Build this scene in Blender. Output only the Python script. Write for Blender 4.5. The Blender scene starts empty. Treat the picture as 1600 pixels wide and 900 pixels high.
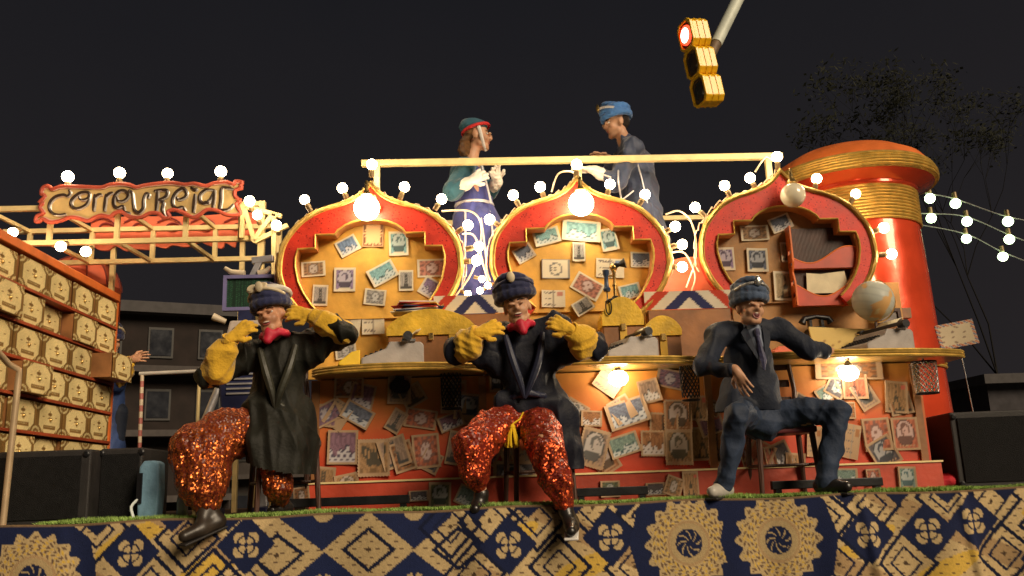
import bpy, math, random
import numpy as np
from mathutils import Vector, Matrix, Euler
from mathutils.geometry import tessellate_polygon
from math import radians as R, sin, cos, pi
random.seed(7); RS = np.random.RandomState(7)
S = bpy.context.scene
COL = S.collection

# ------------------------------------------------------------------ camera
FPX, YAW, PITCH, ROLL = 1380.0, 3.0, 12.7, 2.1
EYE = Vector((0, 0, 1.7))
cam = bpy.data.cameras.new('camera'); camo = bpy.data.objects.new('camera', cam); COL.objects.link(camo)
cam.sensor_width = 36; cam.lens = 36 * FPX / 1600; cam.clip_end = 2000; cam.clip_start = 0.05
CR = Matrix.Rotation(R(-YAW), 3, 'Z') @ Matrix.Rotation(pi/2 + R(PITCH), 3, 'X') @ Matrix.Rotation(R(-ROLL), 3, 'Z')
camo.matrix_world = Matrix.Translation(EYE) @ CR.to_4x4()
S.camera = camo
# ------------------------------------------------------------------ night sky, faint street-lamp wash, exposure
W = bpy.data.worlds.new('World'); S.world = W; W.use_nodes = True
WN = W.node_tree.nodes; WL = W.node_tree.links; bg = WN['Background']
tcw = WN.new('ShaderNodeTexCoord'); sxw = WN.new('ShaderNodeSeparateXYZ'); WL.new(tcw.outputs['Generated'], sxw.inputs[0])
nzw = WN.new('ShaderNodeTexNoise'); nzw.inputs['Scale'].default_value = 2.6; nzw.inputs['Detail'].default_value = 5; WL.new(tcw.outputs['Generated'], nzw.inputs['Vector'])
maw = WN.new('ShaderNodeMath'); maw.operation = 'MULTIPLY_ADD'; maw.inputs[1].default_value = .35; WL.new(nzw.outputs['Fac'], maw.inputs[0]); WL.new(sxw.outputs['Z'], maw.inputs[2])
rpw = WN.new('ShaderNodeValToRGB'); rpw.color_ramp.elements[0].position = .12; rpw.color_ramp.elements[0].color = (.0115, .0097, .0100, 1)   # town glow on low cloud
rpw.color_ramp.elements[1].position = .75; rpw.color_ramp.elements[1].color = (.0055, .0055, .0068, 1); WL.new(maw.outputs[0], rpw.inputs['Fac']); WL.new(rpw.outputs['Color'], bg.inputs[0]); bg.inputs[1].default_value = 1.0
sun = bpy.data.lights.new('street_light_wash', 'SUN'); suno = bpy.data.objects.new('street_light_wash', sun); COL.objects.link(suno)
sun.energy = 1.85; sun.angle = R(26); sun.color = (1, .80, .56)
suno.rotation_euler = Euler((R(62), 0, R(38)))
S.view_settings.view_transform = 'Standard'; S.view_settings.look = 'None'
S.view_settings.exposure = 0.9; S.view_settings.gamma = 1
S.cycles.use_denoising = True; S.cycles.max_bounces = 6; S.cycles.sample_clamp_indirect = 4
BULB_E, GLOBE_E, UNDER_E = 32.0, 22.0, 22.0

def at(px, py, Y):
    """photo pixel -> point on the vertical plane at distance Y"""
    d = CR @ Vector(((px-800)/FPX, -(py-450)/FPX, -1)); return EYE + d * (Y/d.y)
def atX(px, py, X):
    d = CR @ Vector(((px-800)/FPX, -(py-450)/FPX, -1)); return EYE + d * (X/d.x)

# ------------------------------------------------------------------ materials
MATS = {}
def mat(name, col, rough=.5, metal=0., var=.18, scale=6., bump=0., bscale=60., emit=0., ecol=None, coat=0., sheen=0., kind='noise'):
    if name in MATS: return MATS[name]
    m = bpy.data.materials.new(name); m.use_nodes = True; nt = m.node_tree; N = nt.nodes; L = nt.links
    p = N['Principled BSDF']; p.inputs['Roughness'].default_value = rough; p.inputs['Metallic'].default_value = metal
    p.inputs['Coat Weight'].default_value = coat; p.inputs['Sheen Weight'].default_value = sheen
    tc = N.new('ShaderNodeTexCoord')
    n = N.new('ShaderNodeTexNoise'); n.inputs['Scale'].default_value = scale; n.inputs['Detail'].default_value = 6
    L.new(tc.outputs['Object'], n.inputs['Vector'])
    r = N.new('ShaderNodeValToRGB'); r.color_ramp.elements[0].position = .3; r.color_ramp.elements[1].position = .7
    r.color_ramp.elements[0].color = tuple(max(0, c*(1-var)) for c in col)+(1,)
    r.color_ramp.elements[1].color = tuple(min(1, c*(1+var)) for c in col)+(1,)
    L.new(n.outputs['Fac'], r.inputs['Fac']); L.new(r.outputs['Color'], p.inputs['Base Color'])
    mr = N.new('ShaderNodeMapRange'); mr.inputs['To Min'].default_value = max(.03, rough-.1); mr.inputs['To Max'].default_value = min(1, rough+.12)
    L.new(n.outputs['Fac'], mr.inputs['Value']); L.new(mr.outputs['Result'], p.inputs['Roughness'])
    if rough > .6: p.inputs['Specular IOR Level'].default_value = .25
    if bump:
        b = N.new('ShaderNodeBump'); b.inputs['Strength'].default_value = bump; b.inputs['Distance'].default_value = .01
        if kind == 'noise':
            t = N.new('ShaderNodeTexNoise'); t.inputs['Scale'].default_value = bscale; t.inputs['Detail'].default_value = 4; o = t.outputs['Fac']
        elif kind == 'cells':
            t = N.new('ShaderNodeTexVoronoi'); t.inputs['Scale'].default_value = bscale; o = t.outputs['Distance']
        else:
            t = N.new('ShaderNodeTexWave'); t.inputs['Scale'].default_value = bscale; t.inputs['Distortion'].default_value = 1.5; o = t.outputs['Fac']
            if kind == 'wavez': t.bands_direction = 'Z'
        L.new(tc.outputs['Object'], t.inputs['Vector']); L.new(o, b.inputs['Height']); L.new(b.outputs['Normal'], p.inputs['Normal'])
    if emit:
        p.inputs['Emission Color'].default_value = tuple(ecol or col)+(1,); p.inputs['Emission Strength'].default_value = emit
    MATS[name] = m; return m
def sequin(name, base, spot, bscale, rough=.3, metal=.5, dots=.22):
    """cloth with small set-in sequins: voronoi dots of a second colour"""
    m = mat(name, base, rough, metal, .3, 5); nt = m.node_tree; N = nt.nodes; L = nt.links; p = N['Principled BSDF']
    tc = [n for n in N if n.bl_idname == 'ShaderNodeTexCoord'][0]
    v = N.new('ShaderNodeTexVoronoi'); v.inputs['Scale'].default_value = bscale; L.new(tc.outputs['Object'], v.inputs['Vector'])
    c = N.new('ShaderNodeMath'); c.operation = 'LESS_THAN'; c.inputs[1].default_value = dots; L.new(v.outputs['Distance'], c.inputs[0])
    src = p.inputs['Base Color'].links[0].from_socket
    mx = N.new('ShaderNodeMix'); mx.data_type = 'RGBA'; L.new(c.outputs[0], mx.inputs['Factor']); L.new(src, mx.inputs['A']); mx.inputs['B'].default_value = (*spot, 1)
    L.new(mx.outputs['Result'], p.inputs['Base Color'])
    mm_ = N.new('ShaderNodeMapRange'); mm_.inputs['To Min'].default_value = metal*.5; mm_.inputs['To Max'].default_value = min(.95, metal*2.2+.2); L.new(c.outputs[0], mm_.inputs['Value']); L.new(mm_.outputs['Result'], p.inputs['Metallic'])
    b = N.new('ShaderNodeBump'); b.inputs['Strength'].default_value = .9; b.inputs['Distance'].default_value = .010
    L.new(v.outputs['Color'], b.inputs['Height']); L.new(b.outputs['Normal'], p.inputs['Normal'])
    return m
def glitter(name, base, glint, scale, tilt=.55, rough=.34):
    """sequinned cloth: each voronoi cell is a little mirror with its own tilt"""
    m = mat(name, base, .6, 0, .35, 7); nt = m.node_tree; N = nt.nodes; L = nt.links; p = N['Principled BSDF']
    tc = [n for n in N if n.bl_idname == 'ShaderNodeTexCoord'][0]; src = p.inputs['Base Color'].links[0].from_socket
    v = N.new('ShaderNodeTexVoronoi'); v.inputs['Scale'].default_value = scale; L.new(tc.outputs['Object'], v.inputs['Vector'])
    sb = N.new('ShaderNodeVectorMath'); sb.operation = 'SUBTRACT'; sb.inputs[1].default_value = (.5, .5, .5); L.new(v.outputs['Color'], sb.inputs[0])
    sc = N.new('ShaderNodeVectorMath'); sc.operation = 'SCALE'; sc.inputs['Scale'].default_value = tilt*2; L.new(sb.outputs[0], sc.inputs[0])
    ge = N.new('ShaderNodeNewGeometry'); ad = N.new('ShaderNodeVectorMath'); ad.operation = 'ADD'; L.new(ge.outputs['Normal'], ad.inputs[0]); L.new(sc.outputs[0], ad.inputs[1])
    nm = N.new('ShaderNodeVectorMath'); nm.operation = 'NORMALIZE'; L.new(ad.outputs[0], nm.inputs[0]); L.new(nm.outputs[0], p.inputs['Normal'])
    sx = N.new('ShaderNodeSeparateXYZ'); L.new(v.outputs['Color'], sx.inputs[0])
    c = N.new('ShaderNodeMath'); c.operation = 'GREATER_THAN'; c.inputs[1].default_value = .55; L.new(sx.outputs['Z'], c.inputs[0])
    mx = N.new('ShaderNodeMix'); mx.data_type = 'RGBA'; L.new(c.outputs[0], mx.inputs['Factor']); L.new(src, mx.inputs['A']); mx.inputs['B'].default_value = (*glint, 1); L.new(mx.outputs['Result'], p.inputs['Base Color'])
    me_ = N.new('ShaderNodeMath'); me_.operation = 'MULTIPLY'; me_.inputs[1].default_value = .85; L.new(c.outputs[0], me_.inputs[0]); L.new(me_.outputs[0], p.inputs['Metallic'])
    for l in list(p.inputs['Roughness'].links): L.remove(l)
    p.inputs['Roughness'].default_value = rough; p.inputs['Coat Weight'].default_value = 0; return m
def vcmat(name, rough=.7, bump=.0, bscale=200, coat=0):
    """printed cloth / paper: colour comes from the mesh's own print attribute"""
    m = mat(name, (1, 1, 1), rough, 0, .1, 9, bump, bscale, coat=coat); nt = m.node_tree; N = nt.nodes; L = nt.links; p = N['Principled BSDF']
    src = p.inputs['Base Color'].links[0].from_socket
    a = N.new('ShaderNodeAttribute'); a.attribute_name = 'print'
    mx = N.new('ShaderNodeMix'); mx.data_type = 'RGBA'; mx.blend_type = 'MULTIPLY'; mx.inputs['Factor'].default_value = 1
    L.new(a.outputs['Color'], mx.inputs['A']); L.new(src, mx.inputs['B']); L.new(mx.outputs['Result'], p.inputs['Base Color'])
    return m
def paintgrad(name, top, bot, z0, z1, rough=.55):
    """board painted ochre above and red below with a wavy brushed seam"""
    m = mat(name, top, rough, 0, .2, 4, .15, 25); nt = m.node_tree; N = nt.nodes; L = nt.links; p = N['Principled BSDF']
    tc = [n for n in N if n.bl_idname == 'ShaderNodeTexCoord'][0]
    src = p.inputs['Base Color'].links[0].from_socket
    sx = N.new('ShaderNodeSeparateXYZ'); L.new(tc.outputs['Object'], sx.inputs[0])
    nz = N.new('ShaderNodeTexNoise'); nz.inputs['Scale'].default_value = 2.2; nz.inputs['Detail'].default_value = 5; L.new(tc.outputs['Object'], nz.inputs['Vector'])
    ma = N.new('ShaderNodeMath'); ma.operation = 'MULTIPLY_ADD'; ma.inputs[1].default_value = .45; L.new(nz.outputs['Fac'], ma.inputs[0]); L.new(sx.outputs['Z'], ma.inputs[2])
    mr = N.new('ShaderNodeMapRange'); mr.inputs['From Min'].default_value = z0+.22; mr.inputs['From Max'].default_value = z1+.22; L.new(ma.outputs[0], mr.inputs['Value'])
    mx = N.new('ShaderNodeMix'); mx.data_type = 'RGBA'; mx.inputs['A'].default_value = (*bot, 1); L.new(mr.outputs['Result'], mx.inputs['Factor']); L.new(src, mx.inputs['B'])
    L.new(mx.outputs['Result'], p.inputs['Base Color']); return m

GOLD = mat('gold_paint', (.72, .46, .10), .35, .55, .25, 14, .25, 120)
BRAID = mat('gold_braid', (.75, .50, .13), .4, .5, .25, 14, .9, 55, kind='wave')
RED = sequin('red_sequin_cloth', (.62, .032, .012), (.26, .010, .008), 40, .5, .1)
REDP = mat('red_gloss_paint', (.74, .075, .025), .2, .35, .15, 4, .35, 5, coat=.6)
ORANGE = mat('orange_paint', (.70, .16, .03), .5, 0, .2, 5, .2, 30)
CORAL = mat('coral_paint', (.70, .15, .07), .55, 0, .2, 5, .15, 25)
OCHRE = mat('ochre_board', (.62, .33, .05), .6, 0, .28, 5, .3, 22)
OCHRED = mat('ochre_board_dark', (.40, .20, .06), .6, 0, .35, 5, .3, 22)  # darker ochre for the right arch and the board below it
NICHE = mat('niche_orange', (.60, .24, .07), .5, 0, .2, 8)
CREAMP = mat('cream_steel_paint', (.78, .62, .30), .45, .1, .12, 9, .1, 50)
BRASS = mat('brass', (.62, .42, .15), .28, .9, .2, 20)
CHROME = mat('chrome', (.75, .75, .74), .2, .9, .1, 10)
BLACKM = mat('black_metal', (.012, .012, .014), .38, .4, .3, 12, .1, 60)
BLACKP = mat('black_grained_plastic', (.016, .014, .014), .6, 0, .3, 12, .4, 180)
WOODD = mat('dark_stained_wood', (.05, .018, .010), .45, 0, .4, 9, .25, 30, kind='wave')
WOODB = mat('brown_wood', (.26, .11, .035), .5, 0, .4, 5, .15, 30)
WOODR = mat('red_stained_wood', (.34, .06, .02), .45, 0, .3, 6, .25, 20)
YELLC = mat('yellow_enamel', (.80, .52, .02), .4, 0, .12, 8, .1, 60)
GOLDY = mat('mustard_cloth', (.72, .42, .03), .75, 0, .25, 7, .5, 70, sheen=.3)
GREYP = mat('grey_enamel', (.33, .30, .28), .4, .1, .15, 10, .1, 70)
PAPER = mat('cream_paper', (.75, .66, .45), .8, 0, .12, 9, .15, 40)
WHITEP = mat('white_plastic', (.75, .73, .70), .4, 0, .08, 9)
PRINT = vcmat('printed_paper', .72, .12, 90)
LITG = mat('lit_globe', (1, .93, .8), .3, 0, .0, 5, emit=GLOBE_E, ecol=(1, .80, .50))
LITU = mat('lit_work_lamp', (1, .93, .85), .3, 0, .0, 5, emit=UNDER_E, ecol=(1, .84, .60))
LITS = mat('lit_festoon_bulb', (1, 1, .85), .3, 0, .0, 5, emit=5, ecol=(.72, 1, .55))
OPAL = mat('unlit_opal_glass', (.78, .70, .52), .18, 0, .05, 5, coat=.6)
SOCK = mat('brown_lamp_socket', (.22, .15, .07), .4, .3, .2, 20)

# ------------------------------------------------------------------ mesh helpers
def wm(o): return (wm(o.parent) @ o.matrix_parent_inverse @ o.matrix_basis) if o.parent else o.matrix_basis.copy()
def adopt(o, parent):
    """make o a child of parent while it stays where it is in the world"""
    o.matrix_parent_inverse = wm(parent).inverted(); o.parent = parent; o.matrix_parent_inverse = wm(parent).inverted(); return o
class MB:
    def __init__(s): s.v = []; s.f = []; s.m = []; s.mi = 0
    def add(s, vs, fs):
        o = len(s.v); s.v += [tuple(v) for v in vs]; s.f += [tuple(i+o for i in f) for f in fs]; s.m += [s.mi]*len(fs); return s
    def box(s, c, d, rot=None):
        c = Vector(c); M = rot or Matrix.Identity(3)
        vs = [c + M @ Vector((x*d[0]/2, y*d[1]/2, z*d[2]/2)) for x in (-1, 1) for y in (-1, 1) for z in (-1, 1)]
        return s.add(vs, [(0, 1, 3, 2), (4, 6, 7, 5), (0, 4, 5, 1), (2, 3, 7, 6), (0, 2, 6, 4), (1, 5, 7, 3)])
    def bar(s, a, b, w, h=None, up=(0, 0, 1)):
        a = Vector(a); b = Vector(b); z = (b-a); L = z.length; z.normalize(); x = z.cross(Vector(up))
        if x.length < 1e-3: x = z.cross(Vector((0, 1, 0)))
        x.normalize(); y = x.cross(z)
        return s.box((a+b)/2, (w, h or w, L), Matrix((x, y, z)).transposed())
    def tube(s, pts, r, n=8, closed=False, cap=True):
        pts = [Vector(p) for p in pts]; k = len(pts); rr = r if hasattr(r, '__len__') else [r]*k
        vs = []; up = None
        for i, p in enumerate(pts):
            t = (pts[(i+1) % k]-pts[i-1]) if closed else (pts[min(i+1, k-1)]-pts[max(i-1, 0)])
            t.normalize()
            if up is None: up = Vector((0, 0, 1)) if abs(t.z) < .9 else Vector((0, 1, 0))
            x = t.cross(up); x.normalize(); y = x.cross(t); up = y
            vs += [p + (x*cos(2*pi*j/n)+y*sin(2*pi*j/n))*rr[i] for j in range(n)]
        fs = []
        for i in range(k if closed else k-1):
            a = i*n; b = ((i+1) % k)*n
            fs += [(a+j, a+(j+1) % n, b+(j+1) % n, b+j) for j in range(n)]
        if cap and not closed: fs += [tuple(range(n))[::-1], tuple((k-1)*n+j for j in range(n))]
        return s.add(vs, fs)
    def lathe(s, prof, c=(0, 0, 0), n=24, rot=None):
        c = Vector(c); M = rot or Matrix.Identity(3); vs = []; fs = []
        for (r, z) in prof: vs += [c + M @ Vector((max(r, 1e-4)*cos(2*pi*j/n), max(r, 1e-4)*sin(2*pi*j/n), z)) for j in range(n)]
        for i in range(len(prof)-1): fs += [(i*n+j, i*n+(j+1) % n, (i+1)*n+(j+1) % n, (i+1)*n+j) for j in range(n)]
        fs += [tuple(range(n))[::-1], tuple((len(prof)-1)*n+j for j in range(n))]
        return s.add(vs, fs)
    def ball(s, c, r, n=14, m=9, rot=None):
        r = r if hasattr(r, '__len__') else (r, r, r); c = Vector(c); M = rot or Matrix.Identity(3)
        vs = [c + M @ Vector((r[0]*max(sin(pi*i/m), 1e-3)*cos(2*pi*j/n), r[1]*max(sin(pi*i/m), 1e-3)*sin(2*pi*j/n), -r[2]*cos(pi*i/m))) for i in range(m+1) for j in range(n)]
        return s.add(vs, [(i*n+j, i*n+(j+1) % n, (i+1)*n+(j+1) % n, (i+1)*n+j) for i in range(m) for j in range(n)])
    def prism(s, outer, depth, holes=(), f=lambda u, v, d: Vector((u, d, v))):
        """outline in (u,v), extruded from d=0 to d=depth; f maps (u,v,d) to space"""
        loops = [list(outer)]+[list(h) for h in holes]; P = [p for l in loops for p in l]; n = len(P)
        tri = tessellate_polygon([[Vector((p[0], p[1], 0)) for p in l] for l in loops])
        vs = [f(p[0], p[1], 0) for p in P]+[f(p[0], p[1], depth) for p in P]
        fs = [tuple(t) for t in tri]+[tuple(i+n for i in t[::-1]) for t in tri]; o = 0
        for l in loops:
            k = len(l); fs += [(o+i, o+(i+1) % k, n+o+(i+1) % k, n+o+i) for i in range(k)]; o += k
        return s.add(vs, fs)
    def build(s, name, mats, parent=None, smooth=False, loc=None, bevel=0.):
        me = bpy.data.meshes.new(name); me.from_pydata(s.v, [], s.f)
        for m in (mats if isinstance(mats, (list, tuple)) else [mats]): me.materials.append(m)
        me.polygons.foreach_set('material_index', s.m)
        import bmesh
        bm = bmesh.new(); bm.from_mesh(me); bmesh.ops.recalc_face_normals(bm, faces=bm.faces); bm.to_mesh(me); bm.free()
        if smooth: me.polygons.foreach_set('use_smooth', [True]*len(me.polygons)); me.set_sharp_from_angle(angle=R(42))
        o = bpy.data.objects.new(name, me); COL.objects.link(o)
        if loc is not None: o.location = loc
        if parent: adopt(o, parent)
        if bevel:
            b = o.modifiers.new('bevel', 'BEVEL'); b.width = bevel; b.segments = 2; b.limit_method = 'ANGLE'
        return o
def tag(o, label=None, cat=None, group=None, kind=None):
    if label: o['label'] = label
    if cat: o['category'] = cat
    if group: o['group'] = group
    if kind: o['kind'] = kind
    return o
def thing(name, label, cat, loc=(0, 0, 0), rz=0, group=None):
    o = bpy.data.objects.new(name, None); COL.objects.link(o); o.location = loc; o.rotation_euler = (0, 0, rz); o.empty_display_size = .1
    return tag(o, label, cat, group)
def copy_tree(o, parent=None):
    c = o.copy(); COL.objects.link(c); c.parent = parent
    for ch in list(o.children): copy_tree(ch, c)
    return c
def crom(pts, k=6, closed=False):
    P = [Vector(p) for p in pts]; n = len(P); out = []
    for i in range(n if closed else n-1):
        a, b, c, d = (P[(i-1) % n], P[i], P[(i+1) % n], P[(i+2) % n]) if closed else (P[max(i-1, 0)], P[i], P[i+1], P[min(i+2, n-1)])
        for j in range(k):
            t = j/k; out.append(.5*((2*b)+(c-a)*t+(2*a-5*b+4*c-d)*t*t+(3*b-a-3*c+d)*t**3))
    if not closed: out.append(P[-1])
    return out
def card_mesh(name, w, h, nx, ny, fn, depth=.004, tooth=0., curl=0.):
    """paper card in its own XZ plane facing -Y: printed grid front plus a cut edge; tooth = perforation depth"""
    u, v = np.meshgrid(np.linspace(0, 1, nx), np.linspace(0, 1, ny)); u = u.ravel(); v = v.ravel()
    C = np.clip(fn(u, v), 0, 1); x = (u-.5)*w; z = (v-.5)*h
    y = curl*((u-.5)**2*4+(v-.5)*.5*np.sin(u*5)); i = np.arange(nx*ny); ix = i % nx; iy = i//nx
    if tooth:
        x = np.where((ix == 0) & (iy % 2 == 1), x+tooth, x); x = np.where((ix == nx-1) & (iy % 2 == 1), x-tooth, x)
        z = np.where((iy == 0) & (ix % 2 == 1), z+tooth, z); z = np.where((iy == ny-1) & (ix % 2 == 1), z-tooth, z)
    V = [tuple(p) for p in np.stack([x, -y-depth, z], 1)]
    F = [(a, a+1, a+nx+1, a+nx) for b in range(ny-1) for a in range(b*nx, b*nx+nx-1)]
    ring = [j for j in range(nx)]+[nx*k+nx-1 for k in range(1, ny)]+[nx*(ny-1)+j for j in range(nx-2, -1, -1)]+[nx*k for k in range(ny-2, 0, -1)]
    o = len(V); V += [(V[j][0], 0, V[j][2]) for j in ring]; m = len(ring)
    F += [(ring[(k+1) % m], ring[k], o+k, o+(k+1) % m) for k in range(m)]
    me = bpy.data.meshes.new(name); me.from_pydata(V, [], F); me.materials.append(PRINT)
    ca = me.color_attributes.new('print', 'FLOAT_COLOR', 'POINT'); col = np.ones((len(V), 4), np.float32)
    col[:nx*ny, :3] = C; col[nx*ny:, :3] = C[ring]; ca.data.foreach_set('color', col.ravel()); me.update(); return me
def mix(c, a, mask): return np.where(mask[:, None], np.array(a)[None, :], c)

# ------------------------------------------------------------------ implicit surfaces for bodies and cloth
def surf(prims, vox, k=.02):
    """prims: ('c',a,ra,b,rb[,op,k]) rounded cone, ('e',centre,radii,rot[,op,k]) ellipsoid -> verts, quads by surface nets"""
    lo = np.full(3, 1e9); hi = -lo
    for p in prims:
        if p[0] == 'c': q = [np.array(p[1])-p[2], np.array(p[1])+p[2], np.array(p[3])-p[4], np.array(p[3])+p[4]]
        else: q = [np.array(p[1])-max(p[2]), np.array(p[1])+max(p[2])]
        if len(p) > 5 and p[5] == '-': continue
        lo = np.minimum(lo, np.min(q, 0)); hi = np.maximum(hi, np.max(q, 0))
    lo -= 4*vox; hi += 4*vox; n = np.ceil((hi-lo)/vox).astype(int)+1
    Fd = np.full(n, .08, np.float32); ax = [lo[i]+vox*np.arange(n[i]) for i in range(3)]
    for p in prims:
        op = p[5] if len(p) > 5 else '+'; kk = p[6] if len(p) > 6 else k
        if p[0] == 'c':
            a = np.array(p[1]); b = np.array(p[3]); mn = np.minimum(a-p[2], b-p[4]); mx = np.maximum(a+p[2], b+p[4])
        else:
            a = np.array(p[1]); mn = a-max(p[2]); mx = a+max(p[2])
        g = .05+kk; i0 = np.clip(((mn-g-lo)/vox).astype(int), 0, n-1); i1 = np.clip(((mx+g-lo)/vox).astype(int)+2, 1, n)
        if np.any(i1 <= i0): continue
        X, Y, Z = np.meshgrid(*[ax[i][i0[i]:i1[i]] for i in range(3)], indexing='ij')
        if p[0] == 'c':
            ab = b-a; L = max(1e-9, ab@ab); dx, dy, dz = X-a[0], Y-a[1], Z-a[2]
            t = np.clip((dx*ab[0]+dy*ab[1]+dz*ab[2])/L, 0, 1)
            d = np.sqrt((dx-t*ab[0])**2+(dy-t*ab[1])**2+(dz-t*ab[2])**2)-(p[2]+t*(p[4]-p[2]))
        else:
            M = np.array(p[3]) if p[3] is not None else np.eye(3); dx, dy, dz = X-a[0], Y-a[1], Z-a[2]; r = p[2]
            q = [dx*M[0, i]+dy*M[1, i]+dz*M[2, i] for i in range(3)]
            k0 = np.sqrt(sum((q[i]/r[i])**2 for i in range(3))); k1 = np.sqrt(sum((q[i]/r[i]**2)**2 for i in range(3)))+1e-9
            d = k0*(k0-1)/k1
        sl = tuple(slice(i0[i], i1[i]) for i in range(3)); f = Fd[sl]
        if op == '-':
            h = np.clip(.5-.5*(f+d)/kk, 0, 1); Fd[sl] = f*(1-h)+(-d)*h+kk*h*(1-h)
        else:
            h = np.clip(.5+.5*(d-f)/kk, 0, 1); Fd[sl] = d*(1-h)+f*h-kk*h*(1-h)
    Fd[0] = Fd[-1] = .08; Fd[:, 0] = Fd[:, -1] = .08; Fd[:, :, 0] = Fd[:, :, -1] = .08
    Sg = Fd < 0; cnt = sum(Sg[a:n[0]-1+a, b:n[1]-1+b, c:n[2]-1+c].astype(np.int8) for a in (0, 1) for b in (0, 1) for c in (0, 1))
    idx = np.argwhere((cnt > 0) & (cnt < 8)); acc = np.zeros((len(idx), 3)); num = np.zeros(len(idx))
    cor = [(a, b, c) for a in (0, 1) for b in (0, 1) for c in (0, 1)]
    val = {c: Fd[idx[:, 0]+c[0], idx[:, 1]+c[1], idx[:, 2]+c[2]] for c in cor}
    for c in cor:
        for axn in range(3):
            if c[axn]: continue
            e = list(c); e[axn] = 1; e = tuple(e); va, vb = val[c], val[e]; m = (va < 0) != (vb < 0)
            t = np.where(m, va/np.where(m, va-vb, 1), 0); pt = np.tile(np.array(c, float), (len(idx), 1)); pt[:, axn] += t
            acc += pt*m[:, None]; num += m
    V = lo+vox*(idx+acc/np.maximum(num, 1)[:, None]); vid = -np.ones(n-1, int); vid[tuple(idx.T)] = np.arange(len(idx)); Q = []
    for axn in range(3):
        s0 = [slice(1, n[i]-1) for i in range(3)]; s1 = list(s0); s0[axn] = slice(0, n[axn]-1); s1[axn] = slice(1, n[axn])
        A = Sg[tuple(s0)]; B = Sg[tuple(s1)]; ed = np.argwhere(A != B); fl = A[tuple(ed.T)]
        off = np.ones(3, int); off[axn] = 0; ed = ed+off; o1, o2 = [i for i in range(3) if i != axn]
        def g(d1, d2):
            q = ed.copy(); q[:, o1] -= d1; q[:, o2] -= d2; return vid[tuple(q.T)]
        q = np.stack([g(1, 1), g(0, 1), g(0, 0), g(1, 0)], 1)
        if axn == 1: fl = ~fl
        q[~fl] = q[~fl][:, ::-1]; Q.append(q)
    return V, np.concatenate(Q)
def waves(P, f, seed, n=6, vec=(1, 1, 1)):
    r = np.random.RandomState(seed); o = np.zeros(len(P))
    for i in range(n):
        k = r.normal(size=3)*f*np.array(vec)*(.6+.9*i/n); k2 = r.normal(size=3)*f*.5
        s = np.sin(P@k+r.uniform(0, 6)+1.4*np.sin(P@k2+r.uniform(0, 6))); o += (1-2*np.abs(s))/(1+.25*i)
    return o/n
def cloth(name, prims, vox, material, parent, k=.03, amp=0., freq=22., vec=(1, 1, 1), seed=1, cut=None, smooth=1):
    V, Q = surf(prims, vox, k)
    if cut is not None:                       # open hem or neckline: drop what lies past a plane (point, normal)
        for (p0, nn) in cut:
            keep = ((V-np.array(p0))@np.array(nn)) < 0; fk = keep[Q].all(1); Q = Q[fk]
        used = np.unique(Q); rm = -np.ones(len(V), int); rm[used] = np.arange(len(used)); V = V[used]; Q = rm[Q]
    me = bpy.data.meshes.new(name); me.vertices.add(len(V)); me.vertices.foreach_set('co', V.astype(np.float32).ravel())
    me.loops.add(Q.size); me.loops.foreach_set('vertex_index', Q.astype(np.int32).ravel())
    me.polygons.add(len(Q)); me.polygons.foreach_set('loop_start', np.arange(0, Q.size, 4, dtype=np.int32)); me.update(calc_edges=True)
    if amp:
        nr = np.zeros(len(V)*3, np.float32); me.vertex_normals.foreach_get('vector', nr); nr = nr.reshape(-1, 3)
        V = V+nr*(amp*waves(V, freq, seed, 6, vec))[:, None]; me.vertices.foreach_set('co', V.astype(np.float32).ravel())
    me.polygons.foreach_set('use_smooth', np.ones(len(Q), bool)); me.materials.append(material); me.update()
    o = bpy.data.objects.new(name, me); COL.objects.link(o)
    if parent is not None: adopt(o, parent)
    return o

# ================================================================== SETTING
ZS, YE = 1.575, 5.5                      # stage top, stage front edge
ZT = 2.525                               # counter top surface
asph = mat('asphalt', (.045, .043, .042), .85, 0, .3, 3, .4, 90)
g = MB(); g.box((0, 200, -.05), (900, 900, .1)); tag(g.build('ground', asph), kind='structure')
# stage deck, carried on a chassis box, open to the street below the skirt
g = MB(); g.box((.4, 8.05, ZS-.06), (8.6, 5.06, .12)); tag(g.build('stage_deck', mat('deck_ply', (.10, .06, .035), .7, 0, .3, 4, .2, 30)), kind='structure')
g = MB(); g.box((.4, 8.1, .72), (8.2, 4.7, 1.32)); tag(g.build('stage_chassis', BLACKM), kind='structure')

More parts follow.
